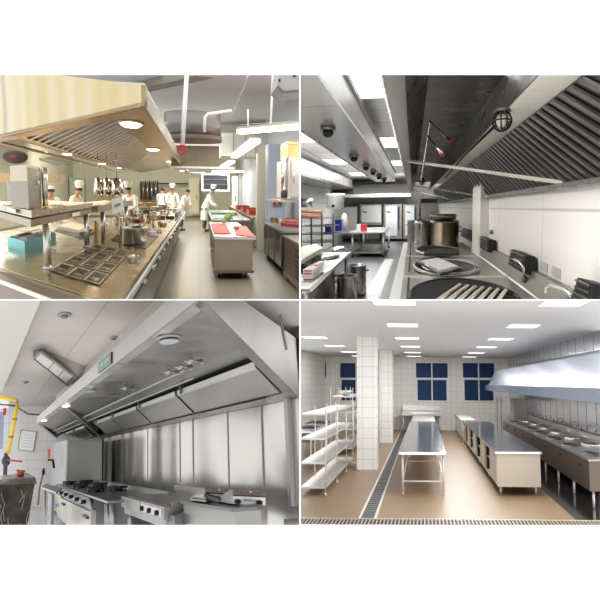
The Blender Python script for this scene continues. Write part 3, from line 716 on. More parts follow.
# ---- prep cart
W0 = R.at(214, 236, z=.8); W1 = R.at(256, 238.5, z=.8)
x0, x1 = .29, 1.0; y0, y1 = 12.9, 19
t = R.thing('prep_cart', 'wheeled steel prep cart with red cutting boards in the aisle', 'cart', ((x0 + x1) / 2, 15, 0))
R.part(t, 'worktop', B().box(x0 - .02, x1 + .06, y0 - .1, y1, .76, .81), STL)
R.part(t, 'body', B().box(x0, x1, y0, y1, .14, .76), mat('cart_steel', (164, 150, 134), .35, .75, var=.04))
R.part(t, 'side_handle', B().tube([(x0 - .03, 14, .45), (x0 - .06, 14, .45), (x0 - .06, 14.8, .45), (x0 - .03, 14.8, .45)], .015, 6), STL)
R.part(t, 'bumper', B().box(x0 - .03, x1 + .03, y0 - .03, y0 - .001, .12, .17), BRN)
for xx in (x0 + .08, x1 - .12):
    for yy in (y0 + .25, y1 - .3):
        w_ = R.part(t, 'wheel', B().tube([(xx - .02, yy, .06), (xx + .02, yy, .06)], .06, 14), DKA)
        R.part(w_, 'fork', B().box(xx - .035, xx - .024, yy - .03, yy + .03, .05, .14).box(xx + .024, xx + .035, yy - .03, yy + .03, .05, .14), STL)
REDB = mat('board_red', (206, 62, 50), .5, 0, var=.05)
for qq, lab in (([(214.5, 233), (231, 233.5), (225, 223.5), (211, 224)], 'left red cutting board on the prep cart'), ([(236, 234.5), (255, 237), (246, 226), (234, 226)], 'right red cutting board on the prep cart, with dark meat')):
    P4 = [R.at(a, b_, z=.825) for a, b_ in qq]
    R.one('cutting_board', B().plate([(p[0], p[1], .81) for p in P4], (0, 0, .018)), REDB, lab, 'cutting board', 'red cutting boards on the prep cart')
p = R.at(236, 228, z=.85); R.one('meat', B().ell((p[0], p[1], .85), (.07, .2, .03)), FOODR, 'dark piece of meat on the right red cutting board', 'meat')
# tables beyond
GRN = mat('board_green', (136, 186, 150), .5)
t = R.thing('prep_table', 'green topped prep table in front of the working chef', 'table', (.6, 24, 0))
R.part(t, 'tabletop', B().box(.36, 1.5, 19.9, 30, .80, .84), STL)
R.part(t, 'front_panel', B().box(.4, 1.45, 19.95, 20.0, .3, .80), BRN)
for xx in (.42, 1.42):
    for yy in (20.2, 29.8): R.part(t, 'leg', B().cyl(xx, yy, 0, .8, .03, n=8), STL)
for k, (yy, lab) in enumerate(((20.2, 'nearer green cutting board on the prep table'), (26, 'farther green cutting board by the chef'))):
    R.one('cutting_board', B().box(.42, 1.0, yy, yy + 3, .84, .87), GRN, lab, 'cutting board')
R.one('tray', B().box(.42, 1.3, 23.6, 25.6, .84, .93), mat('tray_grey_a', (120, 118, 124), .4, .5), 'grey tray between the two green cutting boards', 'tray')
LET = mat('lettuce', (176, 194, 130), .7, 0, var=.25, scale=20, bump=.8)
for k, (px, py, lab) in enumerate(((228, 219, 'largest pale green lettuce head on the prep table'), (232, 214, 'lettuce head behind the largest one'), (224, 221.5, 'small pale lettuce left of the largest one'))):
    p = R.at(px, py, z=.9); rr_ = (.11, .1, .07)[k]
    b = B().ell((p[0], p[1], .87 + rr_ * .7), (rr_, rr_ * 1.5, rr_ * .8), 16, 10)
    rn = random.Random(k)
    b.v = [tuple(c + rn.uniform(-.012, .012) for c in v) for v in b.v]
    R.one('lettuce', b, LET, lab, 'lettuce', 'lettuces on the prep table')
p = R.at(218.5, 221, z=.86); R.one('white_dish', B().lathe(p[0], p[1], [(.05, .87), (.08, .91), (.07, .91), (0, .885)], 1.8, 14), WP, 'small white dish on the nearer green cutting board', 'dish')
# ---- right-hand line
t = R.thing('fridge_counter', 'dark fronted refrigerated counter along the blue wall', 'counter', (1.9, 15, 0))
R.part(t, 'worktop', B().box(1.6, 2.44, 13.2, 17.3, .86, .9), mat('work_pale', (160, 156, 146), .3, .7))
R.part(t, 'body', B().box(1.64, 2.44, 13.3, 17.2, .12, .86), DKA)
for k in range(3):
    yy = 13.4 + k * 1.3
    d = R.part(t, 'door', B().box(1.61, 1.64, yy, yy + 1.15, .18, .82), mat('door_smoke', (62, 58, 54), .2))
    R.part(d, 'door_frame', B().box(1.60, 1.62, yy, yy + .1, .18, .82), STL)
for yy in (13.5, 15.3, 17): R.part(t, 'wheel', B().tube([(1.68, yy, .06), (1.72, yy, .06)], .06, 12), BLK)
t = R.thing('rack_cabinet', 'open fronted steel cabinet with slots at the right edge', 'cabinet', (1.9, 11.5, 0))
R.part(t, 'worktop', B().box(1.58, 2.44, 9.4, 13.1, .80, .84), mat('work_pale', (160, 156, 146), .3, .7))
R.part(t, 'body', B().box(1.62, 2.44, 9.5, 13.0, .14, .80), mat('cab_brown_steel', (118, 108, 92), .4, .6))
for k in range(6): R.part(t, 'slot', B().box(1.60, 1.618, 9.8, 11.4, .22 + k * .09, .27 + k * .09), DKA)
R.part(t, 'base_rail', B().box(1.60, 1.64, 9.4, 13.0, .08, .14), mat('rail_brown', (120, 96, 76), .5))
for yy in (9.8, 12.7): R.part(t, 'wheel', B().tube([(1.66, yy, .05), (1.70, yy, .05)], .05, 12), BLK)
pot(274, 222, .09, .12, 'small steel pot on the refrigerated counter by the blue column', ky=1.4, m=GOLDS)
pot(280, 222, .07, .08, 'cream bowl beside the small steel pot on the right counter', handles=False, m=mat('bowl_cream', (220, 210, 180), .4), name='bowl', cat='bowl')
p0, p1 = R.at(282, 224, z=.92), R.at(298, 224, z=.92)
t = R.thing('red_tray', 'dark red tray of food on the counter under the right shelf', 'tray', p0)
R.part(t, 'tray_base', B().slab([R.at(a, b_, z=.9)[:2] for a, b_ in ((281, 226), (299, 228), (299, 221.5), (284, 220))], .9, .97), mat('tray_red', (150, 44, 44), .4))
R.part(t, 'food', B().slab([R.at(a, b_, z=.97)[:2] for a, b_ in ((284, 222), (297, 223), (297, 219.5), (286, 218.5))], .97, .99), FOODR)
for px, lab in ((274.5, 'left red brown wall socket on the blue column'), (280, 'right red brown wall socket on the blue column')):
    a, c = R.at(px - 2.2, 205.5, y=17.5), R.at(px + 2.2, 196.5, y=17.5)
    t = R.thing('power_socket', lab, 'socket', a)
    R.part(t, 'plate', B().box(a[0], c[0], 17.5, 17.58, a[2], c[2]), mat('socket_pink', (206, 180, 170), .5))
    R.part(t, 'switch', B().box(a[0] + .01, c[0] - .01, 17.46, 17.5, a[2] + .02, a[2] + .09), mat('socket_red', (110, 44, 40), .5))
a, c = R.at(279, 202, y=12.5), R.at(302, 199.5, y=12.5)
t = R.thing('hanging_shelf', 'steel wall shelf carrying a pale cupboard at the right edge', 'shelf', a)
R.part(t, 'shelf_board', B().box(a[0], 2.44, 12.5, 15.5, a[2], a[2] + .03), STL)
R.part(t, 'bracket', B().box(2.2, 2.44, 14, 14.03, a[2] - .12, a[2]), STL)
a, c = R.at(288, 199.5, y=12.8), R.at(304, 158, y=12.8)
t = R.thing('cupboard', 'pale beige cupboard on the wall shelf at the right edge', 'cupboard', a)
R.part(t, 'case', B().box(a[0] + .03, c[0], 12.8, 15, a[2] + .02, c[2]), mat('cup_beige', (196, 190, 180), .5))
R.part(t, 'door_panel', B().box(a[0] + .06, c[0] - .05, 12.77, 12.8, a[2] + .06, c[2] - .04), mat('cup_beige', (196, 190, 180), .5))
R.part(t, 'handle', B().tube([(a[0] + .1, 12.74, a[2] + .3), (a[0] + .1, 12.74, a[2] + .5)], .01, 6), STL)
a, c = R.at(281, 198, y=13.2), R.at(288, 158, y=13.2)
t = R.thing('water_boiler', 'narrow bright steel boiler between the blue column and the pale cupboard', 'boiler', a)
xm = (a[0] + c[0]) / 2
R.part(t, 'tank', B().cyl(xm, 13.2, a[2] + .13, c[2], (c[0] - a[0]) / 2, 1, 18), mat('boiler_steel', (226, 226, 230), .15, .9))
R.part(t, 'base', B().cyl(xm, 13.2, a[2], a[2] + .13, (c[0] - a[0]) / 2 * 1.1, 1, 18), DKA)
R.part(t, 'tap', B().tube([(xm, 13.14, a[2] + .2), (xm, 13.02, a[2] + .2), (xm, 13.02, a[2] + .14)], .01, 6), STL)
a, c = R.at(288, 153.5, y=13), R.at(303, 141, y=13)
t = R.thing('cardboard_box', 'brown cardboard box on top of the pale cupboard at the right edge', 'box', a)
R.part(t, 'carton', B().box(a[0], c[0], 13, 14.2, R.at(290, 157.9, y=13)[2], c[2]), mat('cardboard', (168, 142, 96), .8))
R.part(t, 'tape', B().box(a[0], c[0], 12.99, 13, c[2] - .06, c[2] - .04), mat('tape_tan', (190, 168, 120), .4))
# dark counters beyond with red crates
t = R.thing('back_counter', 'long dark counter behind the prep table, right side of the far aisle', 'counter', (1.9, 28, 0))
R.part(t, 'worktop', B().box(1.55, 2.44, 20.2, 37, .86, .9), BRN)
R.part(t, 'body', B().box(1.6, 2.44, 20.3, 37, .1, .86), mat('counter_dark_brown', (72, 62, 56), .4))
R.part(t, 'leg', B().box(1.6, 1.66, 20.2, 20.3, 0, .86), STL)
for k, (yy, m_, lab) in enumerate(((22, mat('crate_red', (170, 66, 52), .5), 'nearest red crate on the long dark counter'), (25, FOODR, 'brown crate behind the nearest red crate'), (29, mat('crate_red', (170, 66, 52), .5), 'farthest red crate on the long dark counter'))):
    t = R.thing('crate', lab, 'crate', (1.8, yy, .9), 'crates on the dark counter')
    R.part(t, 'tub', B().box(1.6, 2.1, yy, yy + .04, .9, 1.06).box(1.6, 2.1, yy + 1.4, yy + 1.44, .9, 1.06).box(1.6, 1.62, yy + .04, yy + 1.4, .9, 1.06).box(2.08, 2.1, yy + .04, yy + 1.4, .9, 1.06).box(1.62, 2.08, yy + .04, yy + 1.4, .9, .93), m_)
    R.part(t, 'rim', B().box(1.58, 2.12, yy - .03, yy, 1.03, 1.07), m_)
R.lamp((-1.5, 30, 3.4), (4, 14), 700, (1, .97, .86))  # fill with no fixture, added to brighten the far end
R.lamp((-3, 34, 3.6), (6, 1), 480, (1, .97, .86), down=(0, 1, -.35))  # added fill facing forward to brighten the back wall
R.lamp((-5, 20, 3.4), (2, 5), 260, (1, .97, .86))
R.lamp((0.4, 20, 4.0), (1.5, 12), 100, (1, .98, .92))
# ================================================================== KITCHEN B (upper right): wok kitchen under a wide dark hood
R = Room((413, 207), 380, 1.6, (300.7, 600.5, 75, 299.3)); R.ys = 1.03
SD = mat('steel_dark', (112, 108, 104), .3, .9, var=.1, scale=3, rvar=.06)
SM = mat('steel_mid', (165, 162, 158), .28, .9, var=.06, scale=3, rvar=.05)
SL = mat('steel_light', (216, 214, 210), .3, .85, var=.04, scale=3)
BLK = mat('black_iron', (18, 17, 16), .6, 0, spec=.3)
HOODIN = mat('hood_inner_mottled', (88, 84, 80), .33, .9, var=.25, scale=2.2, rvar=.1)  # dark steel, mottled lighter and darker at random
MARB = mat('wall_marble_tile', (226, 222, 214), .25, 0, var=.05, scale=2.5)
XW, XL2, YB, ZC = 1.15, -3.42, 35, 2.9
R.struct('floor', B().box(XL2, 1.3, 5, YB, -.15, 0), tiles('floor_grey_tile', (98, 99, 100), (78, 78, 78), .6, 1.8, .012, .3))
R.struct('trim_2', B().box(-.86, -.58, 11, 21.3, 0, .006), tiles('floor_beige_tile', (222, 218, 206), (190, 186, 176), .3, .9, .012, .35))
R.struct('ceiling', B().box(XL2, 0.05, 3, YB, ZC, ZC + .1), tiles('ceiling_tile_white', (226, 226, 226), (120, 120, 120), 1.2, 1.35, .012, .7, offset=0))
R.struct('wall_right', B().box(XW, XW + .2, 3, YB, -.15, 2.6), tiles('marble_panel', (222, 217, 209), (186, 180, 172), 3.2, .78, .012, .22))
R.struct('wall_back', B().box(XL2 - .2, XW + .2, YB, YB + .2, -.15, ZC + .1), tiles('wall_tile_grey', (176, 174, 168), (130, 128, 124), .5, .6, .01, .4))
R.struct('wall_left', B().box(XL2 - .2, XL2, 12, YB, -.15, ZC + .1), tiles('wall_tile_pale', (214, 214, 210), (150, 150, 148), 1.3, .6, .012, .35))
R.struct('column_3', B().box(1.02, XW, 10.8, 12.2, 0, 2.3), mat('pillar_pale', (214, 210, 202), .3))
# left wall units above the rack
R.one('hanging_cabinet', B().box(XL2, -2.61, 15, 30, 2.44, 2.80), tiles('cab_fronts', (206, 204, 198), (90, 88, 84), 2.6, 2.0, .03, .3), 'long row of pale wall cupboards high on the left wall of the grey tiled kitchen', 'cabinet')
R.one('shelf_rail', B().box(XL2, -2.54, 15, 30, 2.36, 2.44), SD, 'dark steel ledge under the row of pale wall cupboards', 'shelf')
# ceiling lights
GLB = glow('light_panel_b', (255, 255, 255), 2.2)
first = None
for cx, ys, side in ((-2.08, (12.3, 19.2, 26.4), 'left of the narrow duct hood'), (-.33, (7.2, 14.0, 20.5), 'between the narrow and the wide dark hood')):
    for k, yy in enumerate(ys):
        lab = 'ceiling light panel %s, %s' % (side, ('nearest', 'middle one', 'farthest')[k])
        if first is None:
            first = R.thing('ceiling_light', lab, 'ceiling light', (cx, yy, ZC), 'light panels of the wok kitchen'); f0 = (cx, yy)
            R.part(first, 'frame', B().box(cx - .31, cx + .31, yy - 1.15, yy - 1.1, ZC - .02, ZC).box(cx - .31, cx + .31, yy + 1.1, yy + 1.15, ZC - .02, ZC), SL)
            R.part(first, 'diffuser', B().box(cx - .3, cx + .3, yy - 1.1, yy + 1.1, ZC - .012, ZC), GLB)
        else: R.dup(first, (cx - f0[0], yy - f0[1], 0), lab)
R.lamp((-1.6, 20, ZC - .05), (.8, 16), 300)
R.lamp((-1.6, 18, 2.2), (1, 14), 40, down=(0, 0, 1))  # unseen fill facing up, added to brighten the ceiling
R.lamp((-.3, 9, 1.6), (.3, 10), 14, down=(0, 0, 1))  # second added upward fill, for the ceiling between the hoods
R.lamp((.3, 8, 2.2), (.3, 8), 22)
R.lamp((-2.1, 14, 2.85), (.5, 6), 22)  # extra fill below the left ceiling panels, added to brighten the tub
R.lamp((-1.0, 27, 2.4), (1.5, 4), 160, down=(0, 1, -.6))  # added fill without a fixture, aimed at the far steam cabinets
l_ = R.lamp((-.2, 8, 2.1), (.1, 9), 20, down=(1, 0, -.6)); l_.data.spread = math.radians(60)  # added narrow fill aimed sideways to brighten the right wall
# narrow duct hood (middle of ceiling)
t = R.thing('duct_hood', 'narrow steel duct hood with round lamps hanging below the white tiled ceiling', 'hood', (-.7, 10, 2.3))
R.part(t, 'underside', B().box(-1.0, -.5, 2.5, 19, 2.3, 2.33), tiles('duct_panels', (172, 172, 172), (60, 60, 60), 3.0, 2.4, .02, .2), None)
bpy.data.materials['duct_panels'].node_tree.nodes['Principled BSDF'].inputs['Metallic'].default_value = .9
R.part(t, 'side_panel', B().box(-.5, -.485, 2.5, 19, 2.29, 2.52), mat('duct_side', (226, 226, 226), .3, .5))
R.part(t, 'top_strip', B().box(-.52, -.46, 2.5, 19, 2.52, 2.56), SD)
R.part(t, 'side_panel', B().box(-1.015, -1.0, 2.5, 19, 2.29, 2.52), SM)
for k, (px, py) in enumerate(((328, 127), (354, 155), (366, 165), (373, 170.5), (379, 175), (384, 178.5))):
    p = R.at(px, py, z=2.3)
    l = R.part(t, 'lamp_housing', B().cyl(p[0], p[1], 2.27, 2.3, .07, 1.6, 16), SD)
    R.part(l, 'lamp_cage', B().lathe(p[0], p[1], [(.045, 2.27), (.05, 2.24), (.03, 2.215), (0, 2.21)], 1.6, 12), BLK)
# wide dark hood on the right
SK = -4.2   # how the cross members run back to the left
def hx(x, y): return y + SK * (x + .06)
t = R.thing('exhaust_hood', 'wide dark exhaust hood over the wok range, with slatted filters', 'hood', (.5, 12, 1.75))
def strip(x0, z0, x1, z1, ya=3.0, yb=30, th=.02):
    return B().plate([(x0, ya, z0), (x1, ya, z1), (x1, yb, z1), (x0, yb, z0)], (0, 0, th))
R.part(t, 'front_lip', strip(-.145, 2.22, -.05, 2.33), mat('lip_steel', (190, 186, 180), .3, .8, var=.05), 'lighter steel front lip')
R.part(t, 'front_face', B().box(-.16, -.145, 3, 30, 2.2, 2.9), SM)
R.part(t, 'inner_panel', strip(-.05, 2.33, .12, 2.66), HOODIN)
R.part(t, 'inner_top', strip(.12, 2.66, .74, 2.66), HOODIN)
R.part(t, 'inner_panel', strip(.74, 2.66, .655, 2.27), HOODIN)
R.part(t, 'light_channel', strip(.645, 2.25, .845, 2.25, 2.5, 20), mat('channel_pale', (226, 220, 206), .35, .3, var=.05), 'pale lengthwise channel between panels and filters')
R.part(t, 'filter_back', strip(.85, 2.26, 1.13, 1.76, 2.2, 30, .01), mat('filter_dark', (58, 56, 54), .4, .8))
R.part(t, 'rear_gutter', B().box(1.05, 1.15, 2.5, 30, 1.72, 1.755), SD)
y = 2.6
k = 0
while y < 22:
    q = []
    for x, z in ((.85, 2.245), (1.12, 1.765)):
        yy = y + 4.2 * (1.12 - x)
        q.append((x, yy, z))
    a, c = q
    w_ = .09 if y < 9 else .2
    R.part(t, 'filter_slat', B().plate([a, c, (c[0], c[1] + w_, c[2]), (a[0], a[1] + w_, a[2])], (-.012, 0, -.012)), mat('slat_grey', (96, 94, 90), .38, .85))
    y += .24 if y < 9 else .5; k += 1
# tie bars
for ya, yb in ((10.4, 5.35), (21.6, 11.7), (28, 19)):
    R.part(t, 'tie_bar', B().plate([(-.09, ya, 2.27), (1.12, yb, 1.745), (1.12, yb + .08, 1.745), (-.09, ya + .12, 2.27)], (0, 0, .03)), SL if ya < 11 else SM)
# nozzle pipes
RED = mat('red_tip', (120, 40, 34), .4)
for (a, c, e, g, tip) in ((430, 121, 424, 162, (447, 138)), (428, 136, 421, 180, (440, 152))):
    p = R.at(a, c, y=7.6); q = R.at(e, g, y=9.5); r_ = R.at(tip[0], tip[1], y=7.2)
    n_ = R.part(t, 'nozzle_pipe', B().tube([q, p, r_], .011, 8), SM)
    R.part(n_, 'nozzle_tip', B().tube([r_, tuple(r_[i] + (r_[i] - p[i]) * .2 for i in range(3))], .02, 8), RED)
# caged lamp on channel
def cage_lamp(px, py, s, lab):
    p = R.at(px, py, z=2.2)
    c = R.thing('caged_lamp', lab, 'lamp', p)
    R.part(c, 'lamp_globe', B().ell((p[0], p[1], p[2] - .02 * s), (.045 * s, .09 * s, .05 * s)), mat('lamp_glass', (206, 200, 186), .2))
    b = B()
    for j in range(5):
        a = math.pi * j / 5
        b.tube([(p[0] + .065 * s * math.cos(a) * math.sin(u), p[1] + .12 * s * math.sin(a) * math.sin(u), p[2] - .02 * s - .07 * s * math.cos(u)) for u in [math.pi * 2 * i / 14 for i in range(14)]], .006, 5, True)
    b.tube([(p[0] + .066 * s * math.cos(u), p[1] + .12 * s * math.sin(u), p[2] - .02 * s) for u in [math.pi * 2 * i / 16 for i in range(16)]], .006, 5, True)
    R.part(c, 'wire_cage', b, BLK)
    R.part(c, 'lamp_base', B().cyl(p[0], p[1], p[2] + .04, p[2] + .06, .06 * s, 1.5, 12), SD)
cage_lamp(502, 118, 1.0, 'wire caged lamp on the pale channel of the wide dark hood')
cage_lamp(422, 181, 1.0, 'small far wire caged lamp under the left edge of the wide dark hood')
R.one('conduit', B().tube([R.at(500, 121, z=2.24), R.at(465, 155, z=2.24), R.at(445, 178, z=2.24)], .012), BLK, 'thin dark conduit running along the pale channel from the caged lamp', 'conduit')
# ---- wok range
ZT = .85
t = R.thing('wok_range', 'wok range with white edged steel top under the wide dark hood', 'stove', (.4, 8, 0))
DECK = mat('deck_steel', (176, 170, 160), .3, .75, var=.08, scale=3)
R.part(t, 'worktop', B().box(-.10, 1.02, 4.8, 14.6, ZT - .03, ZT), DECK)
R.part(t, 'front_rim', B().box(-.19, -.10, 4.8, 14.6, ZT - .05, ZT + .008), mat('rim_white', (236, 234, 230), .35, .2), 'white front rim')
R.part(t, 'body', B().box(-.14, 1.05, 5.0, 14.5, .12, ZT - .05), SM)
R.part(t, 'trough', B().box(-.05, -.03, 5, 7.4, ZT, ZT + .004).box(-.05, -.03, 8, 14, ZT, ZT + .004), BLK)
R.part(t, 'divider', B().box(-.1, 1.0, 7.35, 7.5, ZT, ZT + .012).box(-.1, 1.0, 10.5, 10.6, ZT, ZT + .012), SL)
R.part(t, 'splashback', B().plate([(1.02, 3.4, ZT), (1.09, 3.4, 1.0), (1.09, 22, 1.0), (1.02, 22, ZT)], (.02, 0, 0)), mat('splash_steel', (128, 124, 112), .3, .8, var=.1, scale=2))
R.part(t, 'ledge', B().box(1.09, 1.15, 3.4, 22, .985, 1.0), SD)
wd = mat('wok_black', (16, 16, 16), .75, 0, spec=.15)
rims = mat('wok_rim', (150, 146, 140), .3, .85)
labs = ('nearest large black wok, holding wooden slats, on the range', 'middle black wok, covered by a folded slotted steel grate', 'farthest black wok, under a dark flat tray, before the stock pots')
for k, (cx, cy, r_, ky) in enumerate(((.40, 5.6, .42, 3.0), (.40, 8.55, .38, 3.4), (.40, 11.6, .34, 3.4))):
    w_ = R.thing('wok', labs[k], 'wok', (cx, cy, ZT))
    R.part(w_, 'bowl', B().lathe(cx, cy, [(r_, ZT + .035), (r_ * .97, ZT + .035), (r_ * .85, ZT + .008), (r_ * .6, ZT + .004), (0, ZT + .003)], ky, 40), wd)
    R.part(w_, 'rim', B().tube([(cx + r_ * math.cos(a), cy + r_ * ky * math.sin(a), ZT + .03) for a in [2 * math.pi * i / 40 for i in range(40)]], .018, 6, True), BLK if k == 0 else rims)
WOOD = mat('slat_wood', (196, 188, 170), .5, 0, var=.1, scale=5)
t = R.thing('slatted_rack', 'slatted wooden rack lying in the nearest wok', 'rack', (.5, 5.5, ZT))
for j in range(7):
    a = R.at(432 + j * 10.5, 304, z=ZT + .06); c = R.at(460 + j * 7.6, 285 + j * .9, z=ZT + .09)
    R.part(t, 'slat', B().tube([a, c], .016, 6), WOOD)
a = R.at(458, 285, z=ZT + .075); c = R.at(512, 293, z=ZT + .075)
R.part(t, 'cross_bar', B().tube([a, c], .018, 6), BLK)
# folded grate on wok 2
t = R.thing('slotted_grate', 'black slotted grate with white gaps lying across the middle wok', 'grate', (.35, 8.5, ZT + .05))
q = [R.at(417, 260, z=ZT + .09), R.at(440, 272.5, z=ZT + .09), R.at(462, 267, z=ZT + .09), R.at(437, 257, z=ZT + .09)]
R.part(t, 'plate', B().plate(q, (0, 0, -.035)), mat('grate_black', (46, 44, 42), .4, .6))
b = B()
def lerp(a, c, u): return tuple(a[i] + (c[i] - a[i]) * u for i in range(3))
for j in range(7):
    u = .08 + j * .128
    a = lerp(q[0], q[3], u); c = lerp(q[1], q[2], u); a2 = lerp(q[0], q[3], u + .075); c2 = lerp(q[1], q[2], u + .075)
    b.plate([lerp(a, c, .12), lerp(a, c, .92), lerp(a2, c2, .92), lerp(a2, c2, .12)], (0, 0, .006))
R.part(t, 'slot_bars', b, WP, 'pale slots')
R.part(t, 'edge', B().tube([q[0], q[1]], .014, 6).tube([q[1], q[2]], .014, 6), SM)
t = R.thing('crescent_pan', 'dark crescent shaped pan under the slotted grate on the middle wok', 'pan', (.4, 8.2, ZT + .03))
R.part(t, 'lid_plate', B().lathe(.42, 8.3, [(.30, ZT + .036), (.31, ZT + .05), (.1, ZT + .05)], 3.2, 32), mat('lid_dark', (26, 25, 24), .5, .2))
R.part(t, 'rim', B().tube([(.42 + .31 * math.cos(a), 8.3 + .99 * math.sin(a), ZT + .05) for a in [2 * math.pi * i / 32 for i in range(32)]], .008, 5, True), SL)
t = R.thing('flat_tray', 'dark flat tray resting on the farthest wok', 'tray', (.4, 11.5, ZT + .04))
q = [R.at(424, 256, z=ZT + .07), R.at(459, 254.5, z=ZT + .07), R.at(456, 249.5, z=ZT + .07), R.at(428, 250, z=ZT + .07)]
R.part(t, 'tray_base', B().plate(q, (0, 0, .02)), mat('tray_grey', (70, 68, 64), .35, .7))
R.part(t, 'front_edge', B().plate([q[0], q[1], (q[1][0], q[1][1], q[1][2] + .07), (q[0][0], q[0][1], q[0][2] + .07)], (0, .05, 0)), mat('tray_edge', (104, 102, 98), .3, .8))
# stock pots
def stock_pot(cx, cy, r_, z0, z1, lab, lid=True, ky=2, m=SM, hn=True, grp=None):
    t = R.thing('stock_pot', lab, 'pot', (cx, cy, z0), grp)
    R.part(t, 'body', B().lathe(cx, cy, [(r_ * .97, z0), (r_, z0 + .02), (r_, z1 - .02), (r_ * 1.04, z1 - .01), (r_ * 1.04, z1), (r_ * .96, z1), (r_ * .95, z0 + .03), (0, z0 + .03)], ky, 28), m)
    if lid:
        R.part(t, 'lid', B().lathe(cx, cy, [(r_ * 1.02, z1), (r_ * 1.02, z1 + .015), (r_ * .8, z1 + .045), (0, z1 + .05)], ky, 28), SM)
        R.part(t, 'lid_handle', B().tube([(cx - r_ * .25, cy, z1 + .05), (cx - r_ * .2, cy, z1 + .09), (cx + r_ * .2, cy, z1 + .09), (cx + r_ * .25, cy, z1 + .05)], .01, 6), SD)
    if hn:
        for sg in (-1, 1):
            R.part(t, 'handle', B().tube([(cx + sg * r_, cy - .12, z1 - .1), (cx + sg * (r_ + .05), cy - .08, z1 - .1), (cx + sg * (r_ + .05), cy + .08, z1 - .1), (cx + sg * r_, cy + .12, z1 - .1)], .009, 6), SD)
    return t
POTB = mat('pot_brass_grey', (176, 168, 146), .3, .9, var=.15, scale=3, stretch=(1, 1, .1))
stock_pot(.60, 13.4, .27, ZT, ZT + .46, 'big shiny stock pot with dark lid at the far end of the wok range', m=POTB)
stock_pot(.20, 13.6, .17, ZT, ZT + .44, 'narrow tall stock pot left of the big lidded pot', m=SM)
stock_pot(.10, 15.6, .22, ZT - .1, ZT + .45, 'dull stock pot behind the narrow tall pot at the range end', lid=False)
R.one('cooking_lid', B().lathe(.55, 13.0, [(.24, 1.37), (.25, 1.40), (.25, 1.46), (.24, 1.46), (.23, 1.40), (0, 1.39)], 1.5, 24), SD, 'shallow dark grey pan lying upside down on the big shiny stock pot', 'pan')
# black guards on the ledge
first = None
for k, (pa, pb, lab) in enumerate(((462, 478, 'farthest black burner box on the ledge, next to the pots'), (480, 496, 'second farthest black burner box on the ledge'), (511, 536, 'black burner box on the ledge behind the near faucet'), (575, 606, 'nearest black burner box, at the right end of the ledge'))):
    y1 = 1.1 * 700 / (pa - 413); y0 = 1.1 * 700 / (pb - 413)
    hgt = .17; ym_ = (y0 + y1) / 2; hw_ = (y1 - y0) * .34; y0, y1 = ym_ - hw_, ym_ + hw_
    t = R.thing('burner_box', lab, 'box', (1.08, (y0 + y1) / 2, 1.0), 'black boxes on the ledge')
    R.part(t, 'housing', B().hexa([(1.02, y0, .97), (1.14, y0, .97), (1.14, y1, .97), (1.02, y1, .97)], [(1.04, y0 + .05, .97 + hgt), (1.13, y0 + .05, .97 + hgt * .9), (1.13, y1 - .15, .97 + hgt * .9), (1.04, y1 - .1, .97 + hgt)]), BLK)
    b = B()
    for j in range(4): b.box(1.015, 1.03, y0 + .08, y1 - .12, 1.0 + j * .04, 1.012 + j * .04)
    R.part(t, 'louvre', b, SD)
# faucets
def faucet(pts, lab, r_=.012):
    t = R.thing('faucet', lab, 'faucet', pts[0])
    R.part(t, 'spout', B().tube(pts, r_, 8), SL)
    p = pts[-1] if pts[0][2] > pts[-1][2] + .3 else pts[0]
    R.part(t, 'base', B().cyl(p[0], p[1], p[2] - .03, p[2] + .03, .025, 1.5, 10), SD)
faucet([R.at(524, 279, x=1.03), R.at(523.5, 268, x=1.0), R.at(519, 261.5, x=.98), R.at(514, 259.5, x=.96)], 'curved steel faucet in front of the third black burner box')
faucet([R.at(571, 300, x=1.03), R.at(570, 294, x=1.02), R.at(564, 289.5, x=1.0), R.at(550, 285.5, x=.98), R.at(546, 287, x=.97), R.at(545.5, 293, x=.97)], 'long curved steel faucet at the lower right, on the splashback')
faucet([R.at(491, 232, x=1.12), R.at(487.5, 232, x=1.1), R.at(486.5, 229.5, x=1.1)], 'small tap on the pale wall above the second black box', .008)
R.one('hose', B().tube([R.at(457, 247, x=.98), R.at(463, 248.5, x=.98), R.at(472, 251.5, x=.99), R.at(485, 260, x=1.0), R.at(499, 270.5, x=1.0), R.at(520, 286, x=1.0), R.at(540, 301, x=1.0)], .014), mat('hose_white', (240, 240, 236), .4), 'white hose running along the splashback behind the woks', 'hose')
b = B().box(XW - .008, XW, R.at(541, 270, x=XW)[1], R.at(548, 270, x=XW)[1], 1.02, 1.1)
b2 = B().box(XW - .008, XW, R.at(553, 270, x=XW)[1], R.at(561, 270, x=XW)[1], 1.02, 1.1)
o = R.one('power_socket', b, mat('socket_grey', (160, 156, 146), .5), 'left of two grey socket plates low on the pale wall', 'socket')
R.one('power_socket', b2, mat('socket_grey', (160, 156, 146), .5), 'right of two grey socket plates low on the pale wall', 'socket')
# ---- left: near table
xr = -1.03
t = R.thing('prep_table', 'steel prep table with pipe legs at the left edge, loaded with boxes and lids', 'table', (-1.6, 9, 0))
q = [R.at(280, 289, z=.8)[:2], R.at(310, 289, z=.8)[:2], R.at(350, 252, z=.8)[:2], (-2.6, R.at(350, 252, z=.8)[1])]
R.part(t, 'tabletop', B().slab(q, .775, .8), SM)
R.part(t, 'edge', B().tube([(q[1][0], q[1][1], .79), (q[2][0], q[2][1], .79)], .022, 8), SL)
for px, py, zz in ((305, 292, .78), (346, 254, .78)):
    p = R.at(px, py, z=.78)
    R.part(t, 'leg', B().tube([(p[0], p[1], 0), (p[0], p[1], .78)], .03, 10), SM)
R.part(t, 'lower_shelf', B().slab([(-2.2, 7.3), (q[1][0] - .05, 7.3), (q[2][0] - .05, q[2][1]), (-2.6, q[2][1])], .2, .22), SD)
